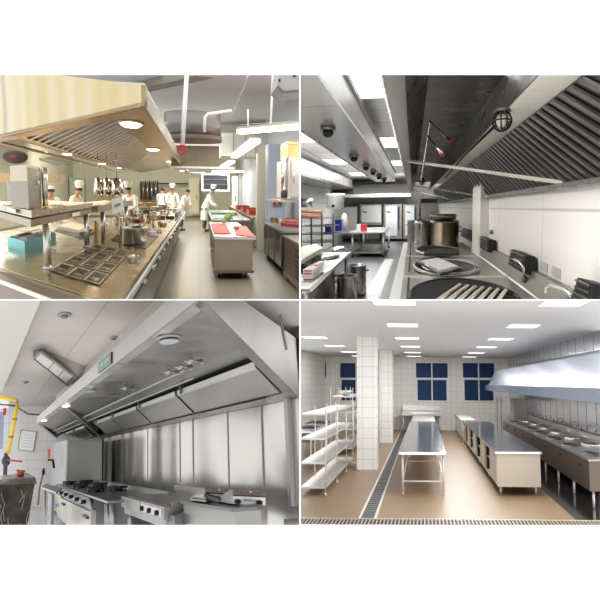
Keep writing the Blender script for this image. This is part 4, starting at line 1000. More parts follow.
# steel drums under and beside the table
stock_pot(-1.05, 10.9, .16, .0, .52, 'steel drum standing on the floor beside the loaded table', lid=False, m=SM)
stock_pot(-1.02, 12.6, .17, .0, .55, 'second steel drum, just behind the first beside the loaded table', lid=False, m=SM)
stock_pot(-1.35, 10.3, .17, .22, .68, 'dark steel drum under the loaded table', lid=False, m=SD)
# things on the table
q = [R.at(300, 262, z=.92), R.at(306, 258, z=.92), R.at(323, 248.5, z=.95), R.at(316, 244.5, z=.95), R.at(300, 247, z=.94)]
t = R.thing('cloth_stack', 'folded cream cloth sack lying at the left edge of the loaded table', 'cloth', q[0])
R.part(t, 'sack', B().plate(q, (0, 0, -.05)), mat('sack_cream', (222, 216, 202), .8, 0, var=.06))
R.part(t, 'fold', B().plate([tuple(a + (c - a) * .1 for a, c in zip(p, q[2])) for p in q], (0, 0, .015)), mat('sack_cream2', (232, 228, 216), .8))
for (px, py, r_, lab) in ((327, 254, .2, 'large shallow steel lid lying on the loaded table by the cloth'), (338, 247, .16, 'flat steel lid at the far end of the loaded table')):
    p = R.at(px, py, z=.86)
    R.one('pan_lid', B().lathe(p[0], p[1], [(r_, p[2] - .05), (r_ * 1.02, p[2] - .04), (r_ * .6, p[2]), (0, p[2] + .01)], 3, 28), SL, lab, 'lid')
a = R.at(303, 281, z=.8); 
WR = mat('red_white_box', (214, 206, 196), .6)
RD = mat('red_print', (196, 60, 52), .6)
def carton(px0, px1, py0, py1, yy, lab, stripes):
    p = R.at(px0, py1, y=yy); q = R.at(px1, py0, y=yy)
    t = R.thing('carton', lab, 'box', p)
    R.part(t, 'box', B().box(p[0], q[0], yy, yy + .5, p[2], q[2]), WR)
    b = B(); h = q[2] - p[2]; w_ = q[0] - p[0]
    for j in range(stripes):
        b.box(p[0] + w_ * .12, p[0] + w_ * .88, yy - .006, yy - .001, q[2] - h * (.2 + j * .3), q[2] - h * (.08 + j * .3))
    R.part(t, 'red_print', b, RD)
carton(303, 313, 269.5, 279, 7.6, 'small white carton with red print at the front of the loaded table', 2)
carton(313.5, 318.5, 264.5, 274, 8.1, 'narrow carton with red print behind the front carton', 2)
q = [R.at(315, 277, y=8), R.at(322, 272, y=8.2), R.at(329, 264, y=8.6), R.at(325, 260.5, y=8.8)]
R.one('card', B().plate(q, (0, .02, .01)), WP, 'white paper card leaning on the edge of the loaded table', 'card')
R.one('black_bowl', B().lathe(-1.42, 8.6, [(.06, .8), (.12, .86), (.13, .88), (.12, .88), (.1, .83), (0, .81)], 2, 20), BLK, 'black bowl on the loaded table behind the red printed cartons', 'bowl')
# ---- cart at the left, wooden handles
t = R.thing('tray_trolley', 'steel tray trolley with wooden handle bars beyond the loaded table', 'trolley', (-2.3, 16, 0))
COP = mat('wood_handle', (176, 122, 92), .5)
Y = 17.0
def px(x, y): return R.at(x, y, y=Y)
for xx in (300.5, 311, 321.5, 333):
    p = px(xx, 214); R.part(t, 'post', B().box(p[0] - .02, p[0] + .02, Y, Y + .05, .1, p[2]), SD)
for yy in (219, 227, 235, 243):
    a = px(300, yy); c = px(333, yy); R.part(t, 'shelf', B().box(a[0], c[0], Y, Y + 1.5, a[2], a[2] + .02), SM)
for yy, e in ((211, 322), (215.5, 320)):
    a = R.at(298, yy, y=Y - .1); c = R.at(e, yy + 1, y=Y - .1); R.part(t, 'handle_bar', B().tube([a, c], .045, 8), COP)
for xx in (302, 332): 
    p = px(xx, 230); R.part(t, 'wheel', B().tube([(p[0] - .02, Y + .1, .07), (p[0] + .02, Y + .1, .07)], .07, 12), BLK)
zt = px(320, 210)[2]
t = R.thing('plastic_tub', 'white plastic tub standing high on the trolley at the left', 'tub', (-2.0, 17.5, zt))
a = px(321.5, 209); c = px(342, 209); zz = px(330, 193)[2]; cx = (a[0] + c[0]) / 2; r_ = (c[0] - a[0]) / 2
R.part(t, 'body', B().lathe(cx, Y + .8, [(r_ * .88, a[2]), (r_ * .93, zz - .08), (r_, zz - .06), (r_, zz), (r_ * .9, zz)], 1, 28), mat('tub_white', (232, 236, 236), .35))
R.part(t, 'tap', B().tube([R.at(333, 206, y=Y + .3), R.at(333, 206, y=Y + .05)], .04, 8), BLK)
R.one('steel_bin', B().lathe(R.at(305, 205, y=18)[0], 18.2, [(.16, px(0, 212)[2]), (.18, px(0, 203)[2]), (.17, px(0, 203)[2])], 1, 20), SM, 'steel bin on the trolley left of the white tub', 'bin')
BLUE = mat('blue_plastic', (36, 66, 190), .4)
for (x0, x1, y0, y1, lab) in ((325, 331, 224, 233, 'left blue crate on the trolley behind the loaded table'), (335, 341, 220, 231, 'right blue crate beside the trolley')):
    p = R.at(x0, y1, y=18.6); q = R.at(x1, y0, y=18.6)
    t = R.thing('crate', lab, 'crate', p)
    R.part(t, 'side_wall', B().box(p[0], q[0], 18.6, 18.63, p[2], q[2]).box(p[0], p[0] + .02, 18.63, 18.95, p[2], q[2]).box(q[0] - .02, q[0], 18.63, 18.95, p[2], q[2]).box(p[0] + .02, q[0] - .02, 18.92, 18.95, p[2], q[2]).box(p[0] + .02, q[0] - .02, 18.63, 18.92, p[2], p[2] + .02), BLUE)
    R.part(t, 'rim', B().box(p[0] - .01, q[0] + .01, 18.58, 18.6, q[2] - .04, q[2]), BLUE)
R.one('white_sack', B().ell((R.at(344, 220, y=19.5)[0], 19.6, R.at(344, 222, y=19.5)[2]), (.1, .2, .26)), mat('sack_white', (226, 220, 212), .8), 'white hanging sack to the right of the blue crates', 'sack')
# ---- centre table
Y0, Y1 = 22, 27.5
xa = R.at(352, 258, y=Y0)[0]; xb = R.at(383, 258, y=Y0)[0]
t = R.thing('work_table', 'two tier steel work table in the middle of the grey tiled floor', 'table', ((xa + xb) / 2, 24, 0))
R.part(t, 'tabletop', B().box(xa - .12, xb + .03, Y0, Y1, .78, .82), SL)
R.part(t, 'lower_shelf', B().box(xa, xb, Y0 + .2, Y1 - .2, .12, .16), SM)
for x in (xa, xb):
    for y in (Y0 + .2, Y1 - .2):
        l = R.part(t, 'leg', B().tube([(x, y, .05), (x, y, .78)], .03, 8), SL)
        R.part(l, 'foot', B().cyl(x, y, 0, .05, .04, n=8), BLK)
def small(name, x0, x1, y0, y1, Y, dep, m, lab, cat, m2=None):
    p = R.at(x0, y1, y=Y); q = R.at(x1, y0, y=Y)
    t = R.thing(name, lab, cat, p)
    R.part(t, 'body', B().box(p[0], q[0], Y, Y + dep, p[2], q[2]), m)
    if m2: R.part(t, 'lid', B().box(p[0] - .01, q[0] + .01, Y - .01, Y + dep + .01, q[2], q[2] + (q[2] - p[2]) * .2), m2)
    return t
small('food_box', 361, 366.5, 225.5, 231.5, 22.6, .3, mat('red_plastic', (214, 52, 58), .5), 'red box on the two tier work table', 'box', RD)
small('food_box', 357, 360.6, 225.5, 231.5, 22.6, .3, WP, 'small white box left of the red box on the work table', 'box', WP)
# ---- far steam cabinets
DOOR = mat('steamer_door', (216, 216, 212), .3, .4)
def steamer(x0, x1, y0, y1, lab, blue, ndoor=1):
    Y = 33.0
    p = R.at(x0, y1, y=Y); q = R.at(x1, y0, y=Y)
    t = R.thing('steam_cabinet', lab, 'cabinet', (p[0], Y, 0), 'steam cabinets along the back wall')
    R.part(t, 'body', B().box(p[0], q[0], Y, Y + 1.4, max(.1, p[2]), q[2]), SD)
    d = R.part(t, 'door', B().box(p[0] + .1, q[0] - (.22 if blue else .06), Y - .06, Y, max(.25, p[2] + .12), q[2] - .06), DOOR)
    R.part(d, 'handle', B().tube([(p[0] + .16, Y - .12, q[2] - .35), (p[0] + .34, Y - .12, q[2] - .39)], .03, 6), BLK)
    if blue: R.part(t, 'blue_seal', B().box(q[0] - .2, q[0] - .12, Y - .05, Y, .5, q[2] - .15), mat('seal_blue', (52, 60, 150), .5), 'blue strip beside the door')
    for xx in (p[0] + .08, q[0] - .08): R.part(t, 'leg', B().cyl(xx, Y + .1, 0, max(.1, p[2]), .04, n=8), SD)
steamer(339, 358, 206, 236, 'dull grey steam cabinet at the left of the back row', False)
steamer(359.5, 382, 204, 225, 'wide steam cabinet with bright door and no blue strip', False)
steamer(383.5, 402, 204, 239, 'steam cabinet with blue strip right of the wide bright door', True)
steamer(403, 419, 204, 239, 'rightmost steam cabinet with blue strip, by the stock pots', True)
small('dark_fridge', 421, 437, 203, 226, 33, 1.2, SD, 'dark cabinet behind the stock pots at the far right', 'cabinet', BLK)
# far hood
t = R.thing('exhaust_hood', 'far steel exhaust hood spanning the back wall above the steam cabinets', 'hood', (-1.5, 29, 2.0))
a = R.at(321, 198, y=28.5); c = R.at(411, 198, y=28.5); z0 = a[2]; z1 = R.at(360, 186, y=28.5)[2]
R.part(t, 'canopy', B().yprism([(28.5, z0 + .12), (34.9, z0 + .12), (34.9, z1 + .3), (30.5, z1 + .12)], a[0], c[0]), SL)
R.part(t, 'lip', B().box(a[0], c[0], 28.45, 28.5, z0, z0 + .13), mat('lip_bright', (190, 190, 188), .3, .6), 'bright lower lip')
R.part(t, 'filter_band', B().box(a[0] + .1, c[0] - .05, 28.6, 34.8, z0 + .1, z0 + .118), BLK)
# ================================================================== KITCHEN D (lower right): white tiled kitchen with tan floor
R = Room((423.5, 383), 350, 2.11, (300.7, 600.5, 300.4, 525), oblique=True); R.ys = 1.035
ST = mat('steel_bright', (236, 238, 242), .14, 1, rvar=.06, scale=3, stretch=(1, 12, 1))
STW = mat('steel_satin', (222, 220, 216), .42, .8, var=.03, scale=4)
WLEG = mat('leg_white', (226, 222, 214), .4, .3)
TILE = tiles('wall_tile_white', (250, 248, 244), (212, 209, 204), .25, .25, .006, .2, spec=.4)
FLT = mat('floor_tan', (140, 116, 88), .4, 0, var=.03, scale=2)
CEIL = mat('ceiling_grey_panel', (214, 213, 212), .9, 0, var=.03, scale=30, stretch=(1, 8, 1), spec=.1)
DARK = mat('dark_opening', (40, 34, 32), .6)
BLU = mat('blue_window_glass', (38, 62, 104), .5, 0, var=.12, scale=.6, spec=.2)
WP = mat('white_paint', (246, 246, 246), .5)
XL, XR, YB, ZC = -4.46, 3.85, 31.4, 3.28
R.struct('floor', B().box(XL, XR, 6, YB, -.15, 0), FLT)
R.struct('ceiling', B().box(XL, XR, 5, YB, ZC, ZC + .15), CEIL)
R.struct('wall_back', B().box(XL - .2, XR + .2, YB, YB + .2, -.15, ZC + .15), TILE)
R.struct('wall_left', B().box(XL - .2, XL, 10, YB, -.15, ZC + .15), TILE)
# steel clad right wall with upright seams
PANEL = mat('steel_wall_panel', (214, 216, 220), .16, .85, rvar=.04, scale=1.5)
R.struct('wall_right', B().box(XR, XR + .2, 6, YB, -.15, ZC + .15), PANEL)
b = B()
y = 10.0
while y < YB: b.box(XR - .004, XR + .01, y, y + .02, 0, ZC); y += .92
R.struct('trim_1', b, mat('seam_grey', (120, 120, 122), .5))
# windows
n = 0
for x0, x1, hide in ((416, 448, 0), (462.7, 494.7, 0), (340.5, 372, 0)):
    n += 1
    A = R.at(x0, 363, y=YB); C = R.at(x1, 400.5, y=YB)
    xa, xb, zt, zb = A[0], C[0], A[2], C[2]
    zm = R.at(x0, 378.7, y=YB)[2]; xm = (xa + xb) / 2
    fr = R.struct('window_%d' % n, B().box(xa - .05, xb + .05, YB - .03, YB, zb - .05, zt + .05), WP)
    for q, (a, c, e, g) in enumerate(((xa, xm - .03, zm + .05, zt), (xm + .03, xb, zm + .05, zt), (xa + .06, xm - .03, zb, zm - .05), (xm + .03, xb - .06, zb, zm - .05))):
        R.part(fr, 'pane', B().box(a, c, YB - .05, YB - .028, e, g), BLU)
    R.part(fr, 'window_frame', B().box(xa - .05, xb + .05, YB - .07, YB - .03, zm - .035, zm + .035).box(xm - .025, xm + .025, YB - .07, YB - .03, zb, zt), WP)
R.part(R.struct('window_4', B().box(R.at(323.5, 370, y=YB)[0], R.at(326.8, 370, y=YB)[0], YB - .03, YB, R.at(324, 378, y=YB)[2], R.at(324, 362, y=YB)[2]), WP), 'pane',
       B().box(R.at(324.3, 370, y=YB)[0], R.at(326.2, 370, y=YB)[0], YB - .05, YB - .028, R.at(324, 377.3, y=YB)[2], R.at(324, 363, y=YB)[2]), BLU)
# tiled columns
for i, (x0, x1, y) in enumerate(((-1.645, -1.15, 17.05), (-1.57, -1.11, 24.6))):
    R.struct('column_%d' % (i + 1), B().box(x0, x1, y, y + .55, 0, ZC), TILE)
# ceiling light panels
GL = glow('light_panel', (255, 255, 255), 1.6)
pos = 'front row', 'second row from the front', 'third row', 'fourth row', 'fifth row', 'row nearest the back wall'
first = None
for cx, cn in ((2.03, 'right-hand'), (-.41, 'middle'), (-2.83, 'left-hand')):
    for k, yy in enumerate((9.85, 13.9, 18, 22.1, 26.4, 30.3)):
        lab = 'light panel above the tan floor, %s line, %s' % (cn, pos[k])
        if first is None:
            first = R.thing('ceiling_light', lab, 'ceiling light', (cx, yy, ZC), 'ceiling light panels of the tiled kitchen')
            R.part(first, 'frame', B().box(cx - .315, cx + .315, yy - .43, yy - .4, ZC - .015, ZC).box(cx - .315, cx + .315, yy + .4, yy + .43, ZC - .015, ZC)
                   .box(cx - .315, cx - .3, yy - .4, yy + .4, ZC - .015, ZC).box(cx + .3, cx + .315, yy - .4, yy + .4, ZC - .015, ZC), WP)
            R.part(first, 'diffuser', B().box(cx - .3, cx + .3, yy - .36, yy + .36, ZC - .012, ZC), GL)
            f0 = (cx, yy)
        else: R.dup(first, (cx - f0[0], yy - f0[1], 0), lab)
R.lamp((1.1, 18, ZC - .1), (1.2, 22), 620)
R.lamp((-3.3, 20, ZC - .1), (1, 14), 130)
# floor drains
GR = mat('drain_grate', (112, 112, 112), .5, .3)
b = B()
for k in range(100): b.box(-1.0, -.8, 10.95 + k * .2, 11.08 + k * .2, .002, .012)
t = R.thing('floor_drain', 'long grey grated floor drain running from the front to the back wall', 'drain', (-.9, 11, 0))
R.part(t, 'grate', b, GR)
R.part(t, 'channel', B().box(-1.0, -.8, 10.95, 31.2, -.01, .003), mat('channel_dark', (70, 70, 72), .6))
R.part(t, 'edge_trim', B().box(-1.04, -1.0, 10.95, 31.2, 0, .014).box(-.8, -.76, 10.95, 31.2, 0, .014), WLEG)
t = R.thing('floor_drain', 'slotted drain crossing the very front of the tan floor', 'drain', (0, 10.6, 0))
b = B(); x = -2.2
while x < 3.4:
    b.box(x, x + .021, 10.48, 10.93, .004, .02); x += .056
R.part(t, 'grate', b, mat('grate_cream', (168, 152, 132), .5))
R.part(t, 'channel', B().box(-2.2, 3.4, 10.48, 10.93, -.01, .004), DARK)
R.part(t, 'edge_trim', B().box(-2.2, 3.4, 10.40, 10.48, 0, .022).box(-2.2, 3.4, 10.93, 10.955, 0, .022), WLEG)

def table(x0, x1, y0, y1, z, label, shelf=.25, legs=2, mtop=ST, name='work_table', gr=None, rail=True):
    t = R.thing(name, label, 'table', ((x0 + x1) / 2, (y0 + y1) / 2, 0), gr)
    R.part(t, 'tabletop', B().box(x0, x1, y0, y1, z - .015, z).box(x0, x1, y0, y0 + .03, z - .05, z - .015).box(x0, x1, y1 - .03, y1, z - .05, z - .015)
           .box(x0, x0 + .02, y0 + .03, y1 - .03, z - .05, z - .015).box(x1 - .02, x1, y0 + .03, y1 - .03, z - .05, z - .015), mtop)
    for k in range(legs):
        yy = y0 + .12 + (y1 - y0 - .24) * k / (legs - 1)
        for xx in (x0 + .06, x1 - .06):
            l = R.part(t, 'leg', B().cyl(xx, yy, .03, z - .05, .021, n=10), WLEG)
            R.part(l, 'foot', B().cyl(xx, yy, 0, .03, .017, n=10, r2=.025), WLEG)
        if rail: R.part(t, 'cross_rail', B().tube([(x0 + .06, yy, shelf), (x1 - .06, yy, shelf)], .016), WLEG)
    if rail and legs > 1:
        R.part(t, 'side_rail', B().tube([(x1 - .06, y0 + .12, shelf), (x1 - .06, y1 - .12, shelf)], .014), WLEG)
        R.part(t, 'side_rail', B().tube([(x0 + .06, y0 + .12, shelf), (x0 + .06, y1 - .12, shelf)], .014), WLEG)
    return t
table(-.475, .415, 13.25, 23.6, .81, 'long steel work table with open pipe legs in the middle of the tan floor', legs=4)
table(-.44, .40, 23.95, 30.2, .81, 'second white topped steel work table, behind the long open table', legs=3, mtop=STW)
table(1.3, 1.8, 24.2, 29.6, .84, 'small steel table on pipe legs behind the long cabinet counter', legs=3, mtop=STW)
# long cabinet counter
x0, x1, y0, y1 = 1.37, 2.20, 13.3, 23.8
t = R.thing('cabinet_counter', 'long low steel cabinet counter with open bays on its left side', 'cabinet', ((x0 + x1) / 2, 18.5, 0))
R.part(t, 'worktop', B().box(x0 - .03, x1 + .03, y0 - .05, y1 + .05, .79, .83), ST)
CAB = mat('cabinet_panel', (200, 190, 174), .38, .25, var=.02)
bays = [(14.7, 15.75), (17.1, 18.4), (19.6, 20.9), (22.0, 23.0)]
body = B().box(x0 + .02, x1, y0, y1, .17, .21).box(x1 - .03, x1, y0, y1, .21, .79).box(x0, x1 - .03, y0, y0 + .04, .21, .79).box(x0, x1 - .03, y1 - .04, y1, .21, .79)
body.box(x0 + .45, x0 + .48, y0 + .04, y1 - .04, .21, .79)
R.part(t, 'body', body, CAB)
yy = y0 + .04
for a, c in bays + [(y1 - .04, y1)]:
    if a - yy > .1:
        nn = 1 if a - yy < 1.5 else 2
        for k in range(nn):
            u0 = yy + (a - yy) * k / nn; u1 = yy + (a - yy) * (k + 1) / nn
            dr = R.part(t, 'door', B().box(x0 - .005, x0 + .03, u0 + .02, u1 - .02, .215, .78), CAB)
            R.part(dr, 'handle', B().box(x0 - .03, x0 - .006, u0 + .1, u0 + .14, .6, .74), STW)
    yy = c
for a, c in bays:
    if c < y1 - .05:
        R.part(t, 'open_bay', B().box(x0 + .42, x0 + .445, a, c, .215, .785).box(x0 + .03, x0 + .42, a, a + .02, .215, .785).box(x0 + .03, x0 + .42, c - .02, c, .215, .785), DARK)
        R.part(t, 'shelf', B().box(x0 + .04, x0 + .42, a + .02, c - .02, .49, .505), CAB)
for yy in (y0 + .2, 15.9, 18.5, 21.1, y1 - .2):
    for xx in (x0 + .09, x1 - .07):
        R.part(t, 'leg', B().cyl(xx, yy, 0, .17, .02, n=10, r2=.028), WLEG)
# storage racks
def rack(x0, x1, ys, zs, top, label, pr=.012):
    t = R.thing('storage_rack', label, 'rack', ((x0 + x1) / 2, sum(ys) / len(ys), 0))
    for z in zs:
        R.part(t, 'shelf', B().box(x0, x1, ys[0], ys[-1], z - .012, z).box(x0, x1, ys[0], ys[0] + .02, z - .035, z - .012).box(x1 - .01, x1, ys[0] + .02, ys[-1], z - .035, z - .012), STW)
    for y in ys:
        for x in (x0, x1):
            p = R.part(t, 'post', B().tube([(x, y, .03), (x, y, top)], pr), WLEG)
            R.part(p, 'foot', B().cyl(x, y, 0, .04, .022, n=8), WLEG)
    return t
rack(-2.33, -1.86, (13.19, 14.9, 16.7, 18.4), (.16, .61, 1.06, 1.52), 1.6, 'tall four shelf chrome storage rack at the left front of the tan floored kitchen')
rack(-2.75, -2.1, (20.5, 22.5, 24.5, 26.0), (.2, .75, 1.25, 1.7), 1.95, 'further steel shelf rack standing between the front rack and the tiled left wall')
# sink counter behind the racks
t = R.thing('sink_counter', 'steel double sink counter on pipe legs along the left wall behind the storage rack', 'sink', (-3.2, 20, 0))
R.part(t, 'worktop', B().box(-3.6, -2.75, 17.2, 18.1, .86, .9).box(-3.6, -2.75, 19.6, 20.4, .86, .9).box(-3.6, -2.75, 21.9, 22.6, .86, .9).box(-3.6, -3.5, 18.1, 21.9, .86, .9).box(-2.85, -2.75, 18.1, 21.9, .86, .9), ST)
for a, c in ((18.1, 19.6), (20.4, 21.9)):
    R.part(t, 'basin', B().box(-3.5, -2.85, a, c, .55, .57).box(-3.5, -3.48, a, c, .57, .86).box(-2.87, -2.85, a, c, .57, .86).box(-3.48, -2.87, a, a + .02, .57, .86).box(-3.48, -2.87, c - .02, c, .57, .86), mat('basin_dark', (110, 108, 112), .3, .8))
R.part(t, 'apron', B().box(-2.76, -2.745, 17.2, 22.6, .68, .86), STW)
for y in (17.3, 19.1, 20.9, 22.5):
    for x in (-3.55, -2.8): R.part(t, 'leg', B().cyl(x, y, 0, .86, .022, n=8), WLEG)
R.one('mixing_bowl', B().lathe(-2.42, 21.5, [(.06, 1.702), (.15, 1.75), (.19, 1.86), (.18, 1.86), (.14, 1.76), (0, 1.72)], 2, 20), mat('bowl_pale', (214, 218, 220), .3, .5), 'pale round mixing bowl upturned on the far steel shelf rack', 'bowl')
# sink table by back wall
t = R.thing('sink_table', 'steel sink bench with upstand against the tiled back wall under the middle window', 'sink', (0.2, 30.5, 0))
xa = R.at(401.5, 415, y=29.6)[0]; xb = R.at(441.5, 415, y=29.6)[0]
R.part(t, 'worktop', B().box(xa, xb, 29.6, 31.2, .72, .9), STW)
R.part(t, 'upstand', B().box(xa, xb, 31.2, 31.32, .9, 1.12), STW)
for x in (xa + .08, (xa + xb) / 2, xb - .08): R.part(t, 'leg', B().cyl(x, 29.75, 0, .72, .03, n=8), WLEG)
# range line on the right
x0, x1, y0, y1 = 2.83, 3.84, 12.05, 25.0
RG = mat('range_steel', (186, 182, 178), .28, .9, var=.05, scale=3)
RGD = mat('range_front', (122, 108, 98), .34, .85, var=.08, scale=2)
t = R.thing('wok_range', 'long steel wok range with a row of round burners along the right wall', 'stove', (3.2, 18.5, 0))
R.part(t, 'worktop', B().box(x0 - .02, x1, y0 - .03, y1, .80, .83), RG)
R.part(t, 'body', B().box(x0, x1, y0, y1, .29, .80), RGD)
R.part(t, 'splashback', B().box(x1 - .08, x1, y0, y1, .83, 1.0), RG)
BAS = mat('wok_bright', (240, 240, 240), .12, 1)
for k in range(7):
    yc = 12.95 + k * 1.8
    R.part(t, 'burner_ring', B().lathe(3.08, yc, [(.17, .831), (.17, .85), (.13, .85), (.12, .835), (0, .833)], 2.6, 24), mat('burner_grey', (92, 90, 90), .35, .9))
    w = R.part(t, 'pot_well', B().lathe(3.52, yc + .1, [(.17, .831), (.18, .86), (.16, .86), (.13, .838), (0, .836)], 2.6, 20), BAS)
    f = R.part(t, 'faucet', B().tube([(3.79, yc + .2, 1.0), (3.79, yc + .2, 1.1), (3.7, yc + .2, 1.13), (3.66, yc + .2, 1.09)], .012), DARK)
    R.part(t, 'knob', B().tube([(x0 - .03, yc - .2, .68), (x0, yc - .2, .68)], .035, 10), DARK)
for k in range(9):
    yy = y0 + .1 + k * 1.55
    R.part(t, 'leg', B().cyl(x0 + .08, yy, 0, .29, .022, n=10), WLEG)
    if k < 2: R.part(t, 'leg', B().cyl(x1 - .12, yy, 0, .29, .022, n=10), WLEG)
R.one('gutter_shade', B().box(2.36, 3.84, 10.96, 25.2, 0, .012), mat('gutter_shade_black', (34, 32, 32), .12), 'glossy black gutter in front of the wok range, widened as painted shade underneath', 'gutter')  # gutter sheet widened to blacken the floor under the range
# hood above the range
HD = mat('hood_steel_blue', (186, 194, 206), .22, .6)
t = R.thing('exhaust_hood', 'long polished steel exhaust hood hanging over the wok range', 'hood', (3, 18, 1.8))
R.part(t, 'canopy', B().xprism([(2.55, 2.0), (3.84, 2.0), (3.84, 2.86), (2.86, 2.62)], 8.6, 27.5), HD)
R.part(t, 'lip', B().xprism([(2.52, 1.84), (2.57, 1.84), (2.57, 2.06), (2.52, 2.06)], 8.6, 28.3).box(2.57, 3.84, 8.6, 8.64, 1.84, 2.0).box(2.57, 3.84, 28.26, 28.3, 1.84, 2.0), mat('hood_lip_blue', (150, 166, 186), .2, .8), 'bluish lower band')
for k in range(10):
    R.part(t, 'filter', B().plate([(2.62, 9 + k * 1.9, 1.9), (3.5, 9 + k * 1.9, 2.0), (3.5, 10.8 + k * 1.9, 2.0), (2.62, 10.8 + k * 1.9, 1.9)], (0, 0, .02)), RG)
# cold cabinet + ribbed panel in the far right corner
t = R.thing('steamer_cabinet', 'grey upright steel steamer cabinet at the far end of the wok range', 'cabinet', (3.2, 26.5, 0))
xa = R.at(514, 410, y=26)[0]; xb = R.at(529, 410, y=26)[0]; zt = R.at(514, 399, y=26)[2]
R.part(t, 'body', B().box(xa, xb - .02, 26, 27, .12, zt), mat('cab_grey', (168, 166, 164), .4, .6))
R.part(t, 'door', B().box(xa + .03, xb - .05, 25.97, 26, .5, zt - .04), mat('cab_grey2', (178, 176, 174), .35, .6))
for xx in (xa + .05, xb - .07): R.part(t, 'leg', B().cyl(xx, 26.1, 0, .12, .02, n=8), WLEG)
R.one('flue_duct', B().box(xb, min(xb + .3, 3.8), 26, 26.6, .9, zt).box(xb + .02, xb + .05, 25.9, 26, .9, zt - .3), mat('flue_black', (36, 30, 28), .5), 'black upright flue beside the grey steamer cabinet', 'duct')
b = B()
xa = R.at(500, 410, y=30.6)[0]
for k in range(6): b.tube([(xa + k * .1, 30.6, .35), (xa + k * .1, 30.6, 1.35)], .04, 8)
b.box(xa - .04, xa + .55, 30.58, 30.64, .4, .46).box(xa - .04, xa + .55, 30.58, 30.64, 1.2, 1.26)
R.one('radiator', b, WP, 'white ribbed radiator against the back wall in the far right corner', 'radiator')
for k, xx in enumerate((497, 501)):
    p = R.at(xx, 424, y=25.6); q = R.at(xx, 398, y=25.6)
    t = R.thing('gas_pipe', 'thin dark upright pipe near the far end of the wok range, %s of the two' % ('left' if k == 0 else 'right'), 'pipe', (p[0], 25.6, 0))
    R.part(t, 'pipe_run', B().tube([(p[0], 25.6, 0.01), (q[0], 25.6, q[2])], .012), DARK)
    R.part(t, 'flange', B().cyl(p[0], 25.6, 0, .03, .06, n=10), DARK)
# ================================================================== KITCHEN C (lower left): steel clad cooking line seen from low down
R = Room((-13, 462), 150, 1.5, (-1, 299.3, 300.4, 525))
SC3 = mat('steel_hood_grey', (172, 170, 166), .3, .85, var=.06, scale=2.5, rvar=.05)
SP3 = mat('steel_soft_grey', (156, 154, 151), .38, .75, var=.05, scale=3)
SDK = mat('steel_dark_grey', (112, 112, 112), .35, .8, var=.06)  # darker grey steel shared by fittings and panels
WALLW = tiles('wall_tile_pale_c', (232, 230, 230), (206, 204, 204), .6, .3, .008, .4)
CL3 = mat('ceiling_grey_c', (186, 180, 176), .8, 0, var=.02, scale=3, spec=.2)
XW, YE, ZC = 3.0, 25.0, 3.25
R.struct('floor', B().box(-1, XW, 6, YE, -.15, 0), tiles('floor_pale_tile', (212, 210, 208), (180, 178, 176), .6, 1.2, .012, .35))
R.struct('ceiling', B().box(-1, XW + .2, 2, YE, ZC, ZC + .15), tiles('ceiling_panels_c', (188, 182, 178), (166, 160, 156), 1.2, 2.6, .012, .8, spec=.2))
R.struct('wall_back', B().box(-1, XW + .2, YE, YE + .2, -.15, ZC + .15), WALLW)
a = R.at(41, 300, z=3.12); c = R.at(2, 392, z=3.12)
R.struct('trim_3', B().slab([(a[0], a[1]), (c[0], c[1]), (-1.6, c[1]), (-1.6, a[1])], 3.12, ZC), mat('soffit_pale', (206, 202, 196), .8, spec=.2))
R.struct('ceiling', B().box(1.7, XW, 2, 21, 2.78, ZC), CL3)
# wavy polished cladding
m, nt, bs = new_mat('wavy_steel_cladding')
bs.inputs['Metallic'].default_value = .9; bs.inputs['Roughness'].default_value = .24; bs.inputs['Base Color'].default_value = rgb(196, 193, 188)
tc = nt.nodes.new('ShaderNodeUVMap'); tc.uv_map = 'UVMap'
mp = nt.nodes.new('ShaderNodeMapping'); mp.inputs['Scale'].default_value = (.34, .1, 1); mp.inputs['Rotation'].default_value = (0, 0, .12)
no = nt.nodes.new('ShaderNodeTexNoise'); no.inputs['Scale'].default_value = 1.6; no.inputs['Detail'].default_value = 1
bp = nt.nodes.new('ShaderNodeBump'); bp.inputs['Strength'].default_value = 1; bp.inputs['Distance'].default_value = .3
nt.links.new(tc.outputs[0], mp.inputs[0]); nt.links.new(mp.outputs[0], no.inputs['Vector']); nt.links.new(no.outputs['Fac'], bp.inputs['Height']); nt.links.new(bp.outputs[0], bs.inputs['Normal'])
MATS['wavy'] = m
R.struct('wall_right', B().box(XW, XW + .2, 4, YE, -.15, ZC + .15), m)
b = B()
for px, py in ((106, 445), (148, 440), (180, 435), (193, 430), (228, 430), (262, 425)):
    y = R.at(px, py, x=XW)[1]; b.box(XW - .012, XW - .001, y - .012, y + .012, 1.02, 2.1)
R.struct('trim_4', b, SP3)
y = R.at(291, 430, x=XW)[1]
R.struct('trim_5', B().box(XW - .05, XW - .002, y - .05, y + .05, .9, 2.1), SP3)
b = B().box(XW - .07, XW - .013, 4.5, 6.6, 1.0, 1.05)
R.struct('trim_6', b, SP3)
